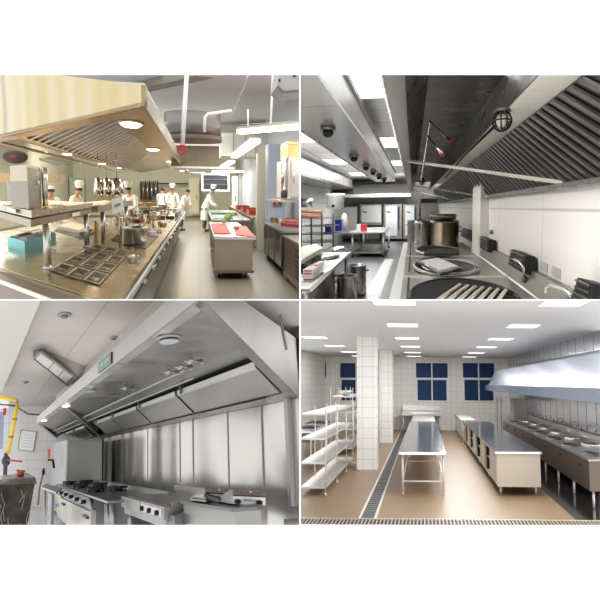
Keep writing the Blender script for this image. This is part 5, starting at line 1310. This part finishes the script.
# ---- hood
XF = 1.08
ZR = R.at(298, 397.6, x=2.98)[2]
def zs(x): return 2.35 - (x - XF) * ((2.35 - ZR) / (2.98 - XF))
def hp(px, py, off=0):
    z = 2.2
    for _ in range(12):
        p = R.at(px, py, z=z); z = zs(p[0]) + off
    p = R.at(px, py, z=z)
    return p
t = R.thing('exhaust_hood', 'huge steel exhaust hood with grease filters over the cooking line', 'hood', (2, 10, 2.1))
f0, f1 = R.at(213, 300.6, z=2.35), R.at(32, 424, z=2.35)
f0 = (XF, f0[1], 2.35); f1 = (XF, f1[1], 2.35)
r0 = R.at(298, 397.6, x=2.98); r1 = R.at(64, 440.5, x=2.98)
r0 = (2.98, r0[1], zs(2.98)); r1 = (2.98, r1[1], zs(2.98))
def up(p, h): return (p[0], p[1], p[2] + h)
FH = .155
t0 = R.part(t, 'front_fascia', B().plate([f0, f1, up(f1, FH), up(f0, FH)], (-.02, 0, 0)), mat('fascia_steel', (158, 156, 151), .35, .7, var=.04), 'brushed front fascia')
R.part(t, 'end_panel', B().plate([f0, r0, up(r0, .62), up(f0, FH)], (0, -.03, 0)), mat('end_panel_steel', (128, 124, 120), .4, .8, var=.1, scale=2))
R.part(t, 'end_panel', B().plate([f1, r1, up(r1, .5), up(f1, FH)], (0, .03, 0)), SC3)
R.part(t, 'top_panel', B().plate([up(f0, FH), up(f1, FH), up(r1, .5), up(r0, .62)], (0, 0, .02)), SP3)
def lerp(a, c, u): return tuple(a[i] + (c[i] - a[i]) * u for i in range(3))
def band(a, b_, c, d, th=.03): return B().plate([a, b_, c, d], (0, 0, th))
# rim frame (front, rear, near end, far end) on the sloping lower edge
def mid(u, v):  # u along, v across
    return lerp(lerp(f0, f1, u), lerp(r0, r1, u), v)
R.part(t, 'rim', band(mid(0, 0), mid(1, 0), mid(1, .035), mid(0, .035)), SC3)
R.part(t, 'rim', band(mid(0, .90), mid(1, .90), mid(1, 1), mid(0, 1)), SC3)
R.part(t, 'rim', band(mid(0, 0), mid(0, 1), mid(.009, 1), mid(.009, 0)), mat('rim_end', (142, 139, 136), .35, .8))
R.part(t, 'rim', band(mid(.965, 0), mid(.965, 1), mid(1, 1), mid(1, 0)), SC3)
# divider
R.part(t, 'divider', B().plate([mid(.555, .02), mid(.575, .02), mid(.575, .9), mid(.555, .9)], (0, 0, .06)), mat('rim_end', (142, 139, 136), .35, .8))
# inner sloping panels: front inner, ceiling
def inn(p, dz): return (p[0], p[1], p[2] + dz)
R.part(t, 'inner_front', B().plate([mid(0.01, .03), mid(.98, .03), inn(mid(.98, .42), .13), inn(mid(.01, .42), .13)], (0, 0, .02)), mat('inner_front', (150, 148, 145), .35, .85, var=.12, scale=2, rvar=.08))
R.part(t, 'inner_back', B().plate([inn(mid(0.01, .42), .13), inn(mid(.98, .42), .13), inn(mid(.98, .52), .12), inn(mid(.01, .52), .12)], (0, 0, .02)), SP3)
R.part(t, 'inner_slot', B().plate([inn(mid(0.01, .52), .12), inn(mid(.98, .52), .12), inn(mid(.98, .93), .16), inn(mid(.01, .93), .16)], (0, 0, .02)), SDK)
FIL = mat('filter_plate', (178, 176, 172), .35, .8, var=.05)
EDGE = mat('filter_edge', (222, 220, 214), .3, .6)
ends = [.035, .145, .255, .36, .47]
sets = [(.013, .15), (.155, .275), (.28, .40), (.405, .51), (.60, .72), (.725, .84), (.845, .955)]
for a, c in sets:
    q = [inn(mid(a, .54), .02), inn(mid(c, .54), .02), inn(mid(c, .87), .005), inn(mid(a, .87), .005)]
    fl = R.part(t, 'grease_filter', B().plate(q, (0, 0, .03)), FIL)
    R.part(fl, 'bright_edge', B().plate([inn(mid(a, .52), .015), inn(mid(c, .52), .015), inn(mid(c, .54), .013), inn(mid(a, .54), .013)], (0, 0, .05)), EDGE)
    R.part(fl, 'clip', B().tube([inn(mid(c - .01, .51), .0), inn(mid(c - .01, .51), .1)], .018, 6), SDK)
R.part(t, 'gutter_line', B().tube([inn(mid(.03, .885), -.004), inn(mid(.96, .885), -.004)], .008, 5), BLK)
# round lamps and pipes
LD = mat('lamp_disc', (170, 170, 176), .3)
for px, py, lit in ((169, 341, 0), (91, 391, 0), (66, 406, 1), (44, 420.5, 1)):
    p = hp(px, py, -.02)
    l = R.part(t, 'lamp', B().cyl(p[0], p[1], p[2] + .01, p[2] + .03, .085 if px > 150 else .08, 1.8, 24), SP3)
    R.part(l, 'lens', B().cyl(p[0], p[1], p[2] - .01, p[2], .065 if px > 150 else .06, 1.8, 24), glow('lamp_lens_lit', (255, 255, 255), 4) if lit else LD)
for off, v in ((.0, .33), (.05, .43)):
    R.part(t, 'pipe', B().tube([inn(mid(.10, v), .04), inn(mid(.55, v), .04)], .013, 6), SP3)
    R.part(t, 'pipe', B().tube([inn(mid(.60, v), .04), inn(mid(.93, v), .04)], .013, 6), SP3)
for px, py in ((190, 361), (180, 367), (125, 388), (168, 372)):
    p = hp(px, py, .03)
    v = R.part(t, 'valve', B().ell(p, (.025, .09, .028), 10, 6).tube([(p[0] - .05, p[1], p[2]), (p[0] + .1, p[1], p[2])], .01, 6).tube([(p[0] + .09, p[1] - .07, p[2] - .03), (p[0] + .09, p[1] + .07, p[2] + .02)], .009, 6), SP3)
    R.part(v, 'cap', B().ell((p[0] + .1, p[1], p[2]), (.02, .05, .02), 8, 6), SDK)
# green display on the fascia
p = R.at(99, 369, x=XF - .024); q = R.at(112, 358, x=XF - .024)
ym, yM = min(p[1], q[1]), max(p[1], q[1]); zc = 2.35 + FH * .5
o = R.part(t, 'display', B().box(XF - .035, XF - .021, ym, yM, zc - .055, zc + .055), mat('display_black', (30, 40, 36), .3), 'small black display with green characters')
b = B()
for j in range(7):
    yy = ym + (yM - ym) * (.1 + .115 * j)
    b.box(XF - .038, XF - .035, yy, yy + (yM - ym) * (.07 if j % 3 else .04), zc - .02 + (.008 if j % 2 else 0), zc + .03)
R.part(o, 'characters', b, glow('green_digits', (110, 160, 130), .5))
R.one('hanger_rod', B().tube([R.at(280, 315, y=5.2), R.at(286.5, 350, y=5.2)], .012, 6), SDK, 'thin grey hanger rod above the near end of the steel hood', 'rod')
# ---- ceiling things
def sprinkler(px, py, r_, lab):
    p = R.at(px, py, z=ZC)
    t = R.thing('ceiling_speaker', lab, 'ceiling fitting', p, 'round ceiling fittings')
    R.part(t, 'plate', B().lathe(p[0], p[1], [(r_, ZC), (r_ * .96, ZC - .02), (0, ZC - .025)], 2.2, 20), mat('fit_grey', (148, 144, 140), .5))
    R.part(t, 'centre_cap', B().lathe(p[0], p[1], [(r_ * .55, ZC - .024), (r_ * .4, ZC - .045), (0, ZC - .05)], 2.2, 16), mat('fit_dark', (112, 110, 108), .5))
sprinkler(64.5, 314.5, .085, 'largest round grey ceiling fitting, near the top edge')
sprinkler(113, 337, .055, 'small round ceiling fitting nearest the hood fascia')
sprinkler(25.5, 381.5, .07, 'small round ceiling fitting left of the slanted light')
z = 3.12
q = [R.at(33, 358, z=z), R.at(40, 350.5, z=z), R.at(77, 377, z=z), R.at(68, 386, z=z)]
t = R.thing('ceiling_light', 'unlit slanted ceiling light box with glass cover beside the steel hood', 'ceiling light', q[0])
R.part(t, 'housing', B().hexa(q, [(p[0], p[1], ZC) for p in (q[0], R.at(42, 349, z=ZC - .01), R.at(93, 370, z=ZC - .01), q[3])]), mat('light_housing', (138, 134, 130), .5, .3))
def inset(q, a, c, d, e):
    def P(u, v): return lerp(lerp(q[0], q[3], u), lerp(q[1], q[2], u), v)
    return [P(a, d), P(a, e), P(c, e), P(c, d)]
for a, c in ((.04, .32), (.35, .6), (.63, .88)):
    R.part(t, 'glass', B().plate(inset(q, a, c, .14, .86), (0, 0, -.012)), mat('frost_glass', (214, 212, 208), .3))
R.part(t, 'frame', B().tube(q, .014, 5, True), SDK)
# ---- left end of the room: gas pipe, frame, valve
YEL = mat('yellow_pipe', (226, 190, 40), .4)
Yp = 14
t = R.thing('gas_pipe', 'yellow gas pipe bending down the pale wall at the far left', 'pipe', R.at(8, 453, y=Yp))
R.part(t, 'pipe_run', B().tube([R.at(-6, 396.5, y=Yp), R.at(14, 399.5, y=Yp), R.at(17.2, 401, y=Yp), R.at(17.5, 405, y=Yp), R.at(13, 428, y=Yp), R.at(7.5, 454, y=Yp)], .035, 10), YEL)
for px, py in ((14.7, 419), (11, 437)):
    p = R.at(px, py, y=Yp); R.part(t, 'joint', B().ell(p, (.05, .05, .03), 10, 6), mat('joint_brown', (150, 120, 50), .5))
t = R.thing('gas_valve', 'dark gas valve with red lever below the yellow pipe', 'valve', R.at(6, 464, y=Yp))
p = R.at(6, 461, y=Yp)
R.part(t, 'valve_body', B().ell(p, (.075, .07, .1), 12, 8).tube([R.at(6, 453, y=Yp), R.at(5, 475, y=Yp)], .035, 8), mat('valve_navy', (50, 52, 70), .4))
R.part(t, 'lever', B().tube([R.at(7, 460, y=Yp - .1), R.at(22, 461.5, y=Yp - .1)], .018, 6), mat('lever_red', (190, 50, 70), .4))
p = R.at(2.5, 403.5, y=Yp + .5)
R.one('thin_pipe', B().tube([R.at(-3, 404, y=15), R.at(16, 406, y=15)], .018, 6), SDK, 'thin dark pipe running left behind the yellow pipe', 'pipe')
t = R.thing('gas_meter', 'small white meter with red tube in the far left corner', 'meter', R.at(4, 410, y=15.5))
a = R.at(0, 408, y=15.5); c = R.at(9, 399, y=15.5)
R.part(t, 'case', B().box(a[0], c[0], 15.5, 15.7, a[2], c[2]), WP)
R.part(t, 'tube', B().tube([R.at(5, 408, y=15.6), R.at(4, 415, y=15.6)], .03, 8), mat('lever_red', (190, 50, 70), .4))
R.one('display_board', B().box(R.at(-5, 445, y=16)[0], R.at(3, 445, y=16)[0], 16, 16.1, R.at(0, 449, y=16)[2], R.at(0, 412, y=16)[2]), mat('pale_blue', (150, 160, 186), .4), 'pale blue panel at the far left edge behind the yellow pipe', 'panel')
# framed notice on end wall
q = [R.at(17.5, 449.5, y=YE - .05), R.at(33, 451.5, y=YE - .05), R.at(36.3, 432, y=YE - .05), R.at(21, 430, y=YE - .05)]
t = R.thing('framed_notice', 'white notice in a thin yellow frame on the pale end wall', 'notice', q[0])
R.part(t, 'sheet', B().plate(q, (0, .03, 0)), WP)
R.part(t, 'frame', B().tube(q, .018, 6, True), mat('frame_gold', (190, 160, 70), .5))
b = B()
for j in range(5):
    a = lerp(q[3], q[0], .2 + j * .15); c = lerp(q[2], q[1], .2 + j * .15)
    b.tube([lerp(a, c, .15), lerp(a, c, .85)], .006, 4)
R.part(t, 'text_lines', b, mat('faint_grey', (200, 200, 204), .6))
R.one('conduit', B().tube([R.at(18, 408, y=24.5), R.at(28, 414, y=24.5), R.at(42, 415, y=24.5), R.at(47, 408, y=24.5)], .03, 6), SDK, 'grey conduit under the ceiling at the end wall, above the framed notice', 'conduit')
t = R.thing('power_switch', 'red and black switch on the end wall beside the steel cabinet', 'switch', R.at(49, 463, y=20))
a = R.at(47.5, 458, y=20); c = R.at(50.5, 449, y=20)
R.part(t, 'red_plate', B().box(a[0], c[0], 20, 20.1, a[2], c[2]), mat('soft_red', (226, 110, 96), .5))
R.part(t, 'handle', B().tube([R.at(48, 460, y=19.9), R.at(53, 460, y=19.9), R.at(54, 468, y=19.9)], .035, 6), BLK)
R.one('power_cable', B().tube([R.at(44, 468, y=19.5), R.at(42, 478, y=19.5), R.at(39.5, 488, y=19.5), R.at(38, 505, y=19.5)], .022, 6), SDK, 'dark cable hanging down the pale end wall left of the cabinet', 'cable')
p = R.at(43.5, 472, y=19.4)
R.one('plug', B().ell(p, (.04, .05, .09)), BLK, 'black plug on the pale end wall left of the cabinet', 'plug')
# wrapped machine
WRAP = mat('film_wrapped_steel', (52, 49, 45), .22, .8, var=.5, scale=7, bump=.9, rvar=.1)
t = R.thing('wrapped_machine', 'machine wrapped in crinkled clear film in the lower left corner', 'machine', (.2, 9.5, 0))
q = [R.at(-8, 484, z=1.1), R.at(27, 486, z=1.1), R.at(36, 479, z=1.1), R.at(-8, 477, z=1.1)]
lo = [R.at(-8, 540, z=.1), R.at(22, 545, z=.1), R.at(27, 535, z=.1), R.at(-8, 530, z=.1)]
ys = 10.0
a = R.at(-6, 484, y=ys); c = R.at(34, 484, y=ys); d = R.at(26, 524, y=ys)
bb = B().hexa([(a[0], ys, .0), (d[0] - .08, ys, .0), (d[0] - .08, ys + 1.8, 0), (a[0], ys + 1.8, 0)],
              [(a[0], ys - .2, a[2]), (c[0], ys - .2, a[2]), (c[0], ys + 1.8, a[2] + .01), (a[0], ys + 1.8, a[2] + .01)])
R.part(t, 'body', bb, WRAP)
R.part(t, 'top_cover', B().hexa([(a[0], ys - .3, a[2]), (c[0] + .02, ys - .3, a[2] - .02), (c[0] + .02, ys + 1.9, a[2]), (a[0], ys + 1.9, a[2])],
              [(a[0], ys - .2, a[2] + .05), (c[0], ys - .2, a[2] + .06), (c[0], ys + 1.8, a[2] + .09), (a[0], ys + 1.8, a[2] + .06)]), mat('film_wrapped_top', (96, 92, 85), .25, .6, var=.35, scale=6, bump=.8))
b = B(); rr = random.Random(3)
for j in range(16):
    u = a[0] + (c[0] - a[0]) * rr.uniform(.03, .9); z1_ = a[2] * rr.uniform(.5, .98); z2_ = z1_ - rr.uniform(.08, .3)
    def ff(z): return ys - .2 * z / a[2] - .008
    b.tube([(u, ff(z1_), z1_), (u + rr.uniform(-.06, .06), ff((z1_ + z2_) / 2), (z1_ + z2_) / 2), (u + rr.uniform(-.09, .09), ff(z2_), z2_)], .005, 4)
R.part(t, 'film_creases', b, mat('crease', (132, 128, 118), .2))
p = R.at(20.5, 474, y=ys + .5)
t = R.thing('red_tap', 'small reddish brown tap standing on the wrapped machine', 'tap', p)
R.part(t, 'tap_body', B().ell(p, (.05, .06, .05), 10, 6).cyl(p[0], p[1], p[2] - .09, p[2], .025, n=8), mat('rust_red', (150, 66, 48), .5))
R.part(t, 'tap_handle', B().tube([(p[0] - .05, p[1], p[2] + .05), (p[0] + .06, p[1], p[2] + .03)], .016, 6), mat('rust_red', (150, 66, 48), .5))
# ---- combi cabinet
Y0 = 18.4
a = R.at(65, 484, y=Y0); c = R.at(103.5, 444, y=Y0); e = R.at(50.5, 445, x=a[0] + .02)
zt = R.at(67, 440, y=Y0)[2]
CAB3 = mat('cabinet_steel_c', (158, 158, 156), .36, .8, var=.04, scale=2, rvar=.05)
t = R.thing('steamer_cabinet', 'tall plain steel cabinet standing at the far end of the cooking line', 'cabinet', (a[0], Y0, 0))
R.part(t, 'body', B().box(a[0], c[0], Y0, e[1], .1, zt), mat('cabinet_side_c', (160, 160, 160), .4, .6))
R.part(t, 'door', B().box(a[0] + .05, c[0] - .04, Y0 - .04, Y0, .2, zt - .05), CAB3)
R.part(t, 'edge_trim', B().box(a[0] - .005, a[0] + .04, Y0 - .05, Y0 - .001, .1, zt), EDGE)
R.part(t, 'edge_trim', B().box(c[0] - .035, c[0], Y0 - .05, Y0 - .001, .1, zt), BLK)
for x in (a[0] + .1, c[0] - .1): R.part(t, 'leg', B().cyl(x, Y0 + .15, 0, .1, .03, n=8), SDK)
# side counter left of stove
q = [R.at(42, 487, z=.9), R.at(56, 492, z=.9), R.at(62, 488, z=.9), R.at(46, 483.5, z=.9)]
t = R.thing('side_counter', 'low steel side counter between the wrapped machine and the six burner stove', 'counter', (q[0][0], q[0][1], 0))
R.part(t, 'worktop', B().plate(q, (0, 0, -.04)), SP3)
R.part(t, 'side_panel', B().box(q[1][0] - .05, q[1][0] + .0, q[1][1] + .3, q[1][1] + 1.2, .05, .85), SDK)
p = R.at(45, 490, z=.86); R.part(t, 'leg', B().tube([(p[0], p[1], 0), (p[0], p[1], .86)], .03, 8), SP3)
# ---- stove
XS = 1.56
yA = R.at(56, 486, x=XS)[1]; yB = R.at(90, 497, x=XS)[1]; yC = R.at(109, 501, x=XS)[1]
t = R.thing('gas_stove', 'six burner gas stove with row of knobs beside the tall steel cabinet', 'stove', (XS + .4, (yA + yB) / 2, 0))
R.part(t, 'cooktop', B().box(XS - .02, XS + .85, yC, yA, .87, .9), mat('cooktop_steel', (124, 122, 120), .3, .8))
R.part(t, 'control_panel', B().plate([(XS - .03, yB, .86), (XS - .03, yA, .86), (XS + .03, yA, .67), (XS + .03, yB, .67)], (.03, 0, 0)), mat('panel_blue_grey', (112, 116, 128), .35, .6))
for j in range(6):
    yy = yB + (yA - yB) * (.09 + j * .155)
    k = R.part(t, 'knob', B().tube([(XS - .08, yy, .765), (XS, yy, .77)], .035, 10), BLK)
    R.part(k, 'knob_mark', B().box(XS - .095, XS - .081, yy - .03, yy + .03, .755, .805), EDGE)
ym_ = (yA + yB) / 2
R.part(t, 'oven_body', B().box(XS + .06, XS + .8, yB + .1, yA - .05, .1, .86), SDK)
for a, c in ((yB + .15, ym_ + .9), (ym_ + .95, yA - .1)):
    d = R.part(t, 'oven_door', B().box(XS + .03, XS + .06, a, c, .15, .62), mat('oven_door', (176, 170, 160), .38, .7, var=.06))
    R.part(d, 'handle', B().box(XS - .01, XS + .029, a + .2, a + .75, .5, .54), mat('handle_brown', (70, 48, 42), .5))
R.part(t, 'side_post', B().box(XS + .02, XS + .1, yB, yB + .12, 0, .66), SP3)
for yy in (yC + .15, yB - 1.4): R.part(t, 'leg', B().tube([(XS + .06, yy, 0), (XS + .06, yy, .87)], .035, 8), SP3)
R.part(t, 'dark_bay', B().box(XS + .35, XS + .8, yC + .1, yB, .05, .86), mat('bay_black', (44, 46, 54), .6))
for i in range(2):
    for j in range(3):
        cx = XS + .22 + i * .38; cy = yB + .9 + j * (yA - yB - 1.8) / 2
        g = R.part(t, 'burner', B().lathe(cx, cy, [(.09, .9), (.09, .93), (.05, .945), (0, .945)], 2.2, 16), BLK)
        bb = B().tube([(cx + .15 * math.cos(a), cy + .36 * math.sin(a), .965) for a in [2 * math.pi * q_ / 16 for q_ in range(16)]], .012, 5, True)
        for a in range(4):
            an = a * math.pi / 2 + .4
            bb.tube([(cx + .05 * math.cos(an), cy + .12 * math.sin(an), .965), (cx + .15 * math.cos(an), cy + .36 * math.sin(an), .965), (cx + .17 * math.cos(an), cy + .4 * math.sin(an), .90)], .011, 5)
        R.part(g, 'pan_support', bb, BLK)
R.part(t, 'back_guard', B().box(XS + .82, XS + .86, yC, yA, .9, .97), SP3)
R.one('yellow_tag', B().box(XS - .0, XS + .02, yA - 1.2, yA - .4, .63, .68), mat('tag_yellow', (206, 190, 90), .5), 'yellow tag on the left oven door of the six burner stove', 'tag')
R.one('blue_tag', B().ell((XS - .02, yA - .3, .42), (.03, .12, .05)), mat('tag_blue', (110, 140, 190), .5), 'small blue cloth hanging low at the left of the stove', 'cloth')
# pan on the far right of stove
p = R.at(126, 486, z=1.0)
# ---- griddle
XG = 1.8
yA = R.at(123.6, 497, x=XG)[1]; yB = R.at(166.5, 506, x=XG)[1]
def zat(px, py, x): return R.at(px, py, x=x)[2]
zt = .95; zb = zat(124, 503.5, XG)
t = R.thing('griddle', 'steel flat top griddle with two front control panels', 'griddle', (XG + .4, (yA + yB) / 2, .6))
R.part(t, 'body', B().box(XG, XG + .85, yB, yA, .78, .93), SP3)
R.part(t, 'griddle_plate', B().box(XG + .06, XG + .8, yB + .06, yA - .06, .93, .945), mat('griddle_plate', (122, 120, 116), .35, .8))
gm = yA - (yA - yB) * .5
R.part(t, 'front_panel', B().box(XG - .03, XG - .001, gm, yA, .80, .94), SP3)
cp = R.part(t, 'control_panel', B().box(XG - .03, XG - .001, yB, gm - .04, .80, .94), SP3)
R.part(cp, 'label_plate', B().box(XG - .036, XG - .031, yB + .1, gm - .15, .83, .915), mat('label_mauve', (206, 190, 196), .5))
for j in range(3):
    yy = yB + .25 + j * (gm - yB - .5) / 2
    R.part(cp, 'knob', B().tube([(XG - .075, yy, .865), (XG - .037, yy, .865)], .03, 10), BLK)
R.part(t, 'splash_guard', B().box(XG + .8, XG + .85, yB, yA + .3, .93, 1.04), SP3)
R.part(t, 'splash_guard', B().yprism([(yB - .04, .93), (yB, .93), (yB, .99), (yB - .04, .99)], XG + .05, XG + .8), mat('rim_end', (142, 139, 136), .35, .8))
# stand
t = R.thing('griddle_stand', 'open steel stand with a lower shelf carrying the griddle', 'stand', (XG + .4, 9, 0))
R.part(t, 'top_frame', B().box(XG + .03, XG + .85, yB + .02, yA + .1, .70, .775), SP3)
p0 = R.at(109, 519, z=.42)
R.part(t, 'lower_shelf', B().box(XG + .03, XG + .85, yB - .3, yA + 1.2, .37, .41), SP3)
for yy in (yA - .1, yB + .15):
    for xx in (XG + .07, XG + .8): R.part(t, 'leg', B().tube([(xx, yy, 0), (xx, yy, .70)], .03, 8), SP3)
# dark box right of griddle
a = R.at(167, 505, x=XG + .05)
t = R.thing('side_cabinet', 'dark grey steel box between the griddle and the deep fryers', 'cabinet', (XG + .4, a[1] - .6, 0))
yb = R.at(184, 508, x=XG + .12)[1]
prof = [(XG + .02, 0), (XG + .9, 0), (XG + .9, .985), (XG + .45, .985), (XG + .02, .86)]
R.part(t, 'body', B().xprism(prof, yb, a[1] - .05), mat('side_dark', (104, 104, 104), .4, .7))
R.part(t, 'top_plate', B().box(XG + .44, XG + .92, yb - .02, a[1] - .03, .986, 1.0), SDK)
# ---- fryers
XQ = 2.0
yA = R.at(183.5, 501, x=XQ)[1]; yM = R.at(235, 508, x=XQ)[1]
t = R.thing('deep_fryer', 'steel twin tank deep fryer with two maroon control heads', 'fryer', (2.4, 6.8, 0))
zt = zat(235, 508, XQ)
c = R.at(262, 507, z=zt)
plan = [(XQ, yM), (XQ, yA), (XQ + .8, yA), (max(c[0], XQ + .3), c[1]), ]
plan = [R.at(a_, b_, z=zt)[:2] for a_, b_ in ((183.5, 500.5), (235, 508), (261, 506.5), (267, 502), (207, 494))]
FR = mat('fryer_steel', (150, 149, 146), .3, .85, rvar=.03)
R.part(t, 'body', B().slab(plan, .1, zt - .03), FR)
R.part(t, 'rim', B().slab([(x - (.03 if x < 2.5 else 0), y) for x, y in plan], zt - .03, zt), SDK)
b = B()
R.part(t, 'tank_lid', B().plate([R.at(190, 500, z=zt + .02), R.at(206, 502, z=zt + .02), R.at(222, 496, z=zt + .02), R.at(200, 495, z=zt + .02)], (0, 0, .012)), SP3)
R.part(t, 'lid_handle', B().plate([R.at(204, 497, z=zt + .05), R.at(219, 502.5, z=zt + .05), R.at(221, 500.5, z=zt + .05), R.at(207, 496, z=zt + .05)], (0, 0, .03)), BLK)
MAR = mat('maroon_panel', (74, 28, 34), .3)
FW = mat('fryer_head_pale', (206, 204, 200), .35, .4)
def head(px0, px1, yt, ymid, yb, lab, dy):
    Y = R.at(px0, yb, z=zt)[1] * .97
    a = R.at(px0, yb, y=Y); c = R.at(px1, yb + dy, y=Y); m0 = R.at(px0, ymid, y=Y); t0 = R.at(px0, yt, y=Y + .5); m1 = R.at(px1, ymid + dy, y=Y); t1 = R.at(px1 - .5, yt + dy * .6, y=Y + .5)
    h = R.part(t, 'control_head', B().hexa([a, c, (c[0], Y + .6, c[2]), (a[0], Y + .6, a[2])], [m0, m1, (t1[0], Y + .6, t1[2]), (t0[0], Y + .6, t0[2])]), FW, lab)
    R.part(h, 'maroon_panel', B().plate([m0, m1, t1, t0], (0, -.02, .012)), MAR)
    for u in (.12, .78):
        p = lerp(a, m0, .35); q = lerp(c, m1, .35); s_ = lerp(p, q, u)
        R.part(h, 'knob', B().tube([(s_[0], s_[1] - .06, s_[2]), (s_[0], s_[1], s_[2])], .022, 8), BLK)
    p = lerp(lerp(a, m0, .6), lerp(c, m1, .6), .35); q = lerp(lerp(a, m0, .6), lerp(c, m1, .6), .62)
    R.part(h, 'handle', B().tube([p, (p[0], p[1] - .07, p[2]), (q[0], q[1] - .07, q[2]), q], .008, 6), SP3)
    for u in (.25, .5, .75):
        p = lerp(lerp(m0, t0, .5), lerp(m1, t1, .5), u)
        R.part(h, 'indicator', B().ell((p[0], p[1] - .03, p[2] + .012), (.012, .02, .012), 8, 5), EDGE if u == .5 else mat('ind_grey', (130, 110, 112), .4))
head(205.5, 231.5, 488, 493.5, 500.5, 'left control head', 1.2)
head(233, 265.5, 490, 496, 504, 'right control head', 1.5)
# counter at the right behind
y0 = R.at(299, 510, x=2.9)[1]
R.one('corner_counter', B().box(2.55, 2.98, 3.6, 6.3, .1, .86), SDK, 'dark steel counter against the cladding right of the deep fryer', 'counter')
R.lamp((1.3, 12, 2.9), (.6, 6), 60, down=(.5, 0, -1))
# ------------------------------------------------------------------ camera, sky
for r in ROOMS: r.finish()
w = bpy.data.worlds.new('World'); SC.world = w; w.use_nodes = True
w.node_tree.nodes['Background'].inputs[0].default_value = (1, 1, 1, 1)
w.node_tree.nodes['Background'].inputs[1].default_value = 1.4
cam = bpy.data.cameras.new('Camera'); co = bpy.data.objects.new('Camera', cam); COL.objects.link(co)
co.location = EYE; co.rotation_euler = (math.pi / 2, 0, 0)
cam.sensor_width = 36; cam.lens = 36 * F / 600; cam.clip_start = .05; cam.clip_end = 300
SC.camera = co
SC.view_settings.view_transform = 'Standard'; SC.view_settings.look = 'None'
SC.view_settings.gamma = 1; SC.view_settings.exposure = 0; SC.view_settings.use_curve_mapping = False
SC.cycles.max_bounces = 8
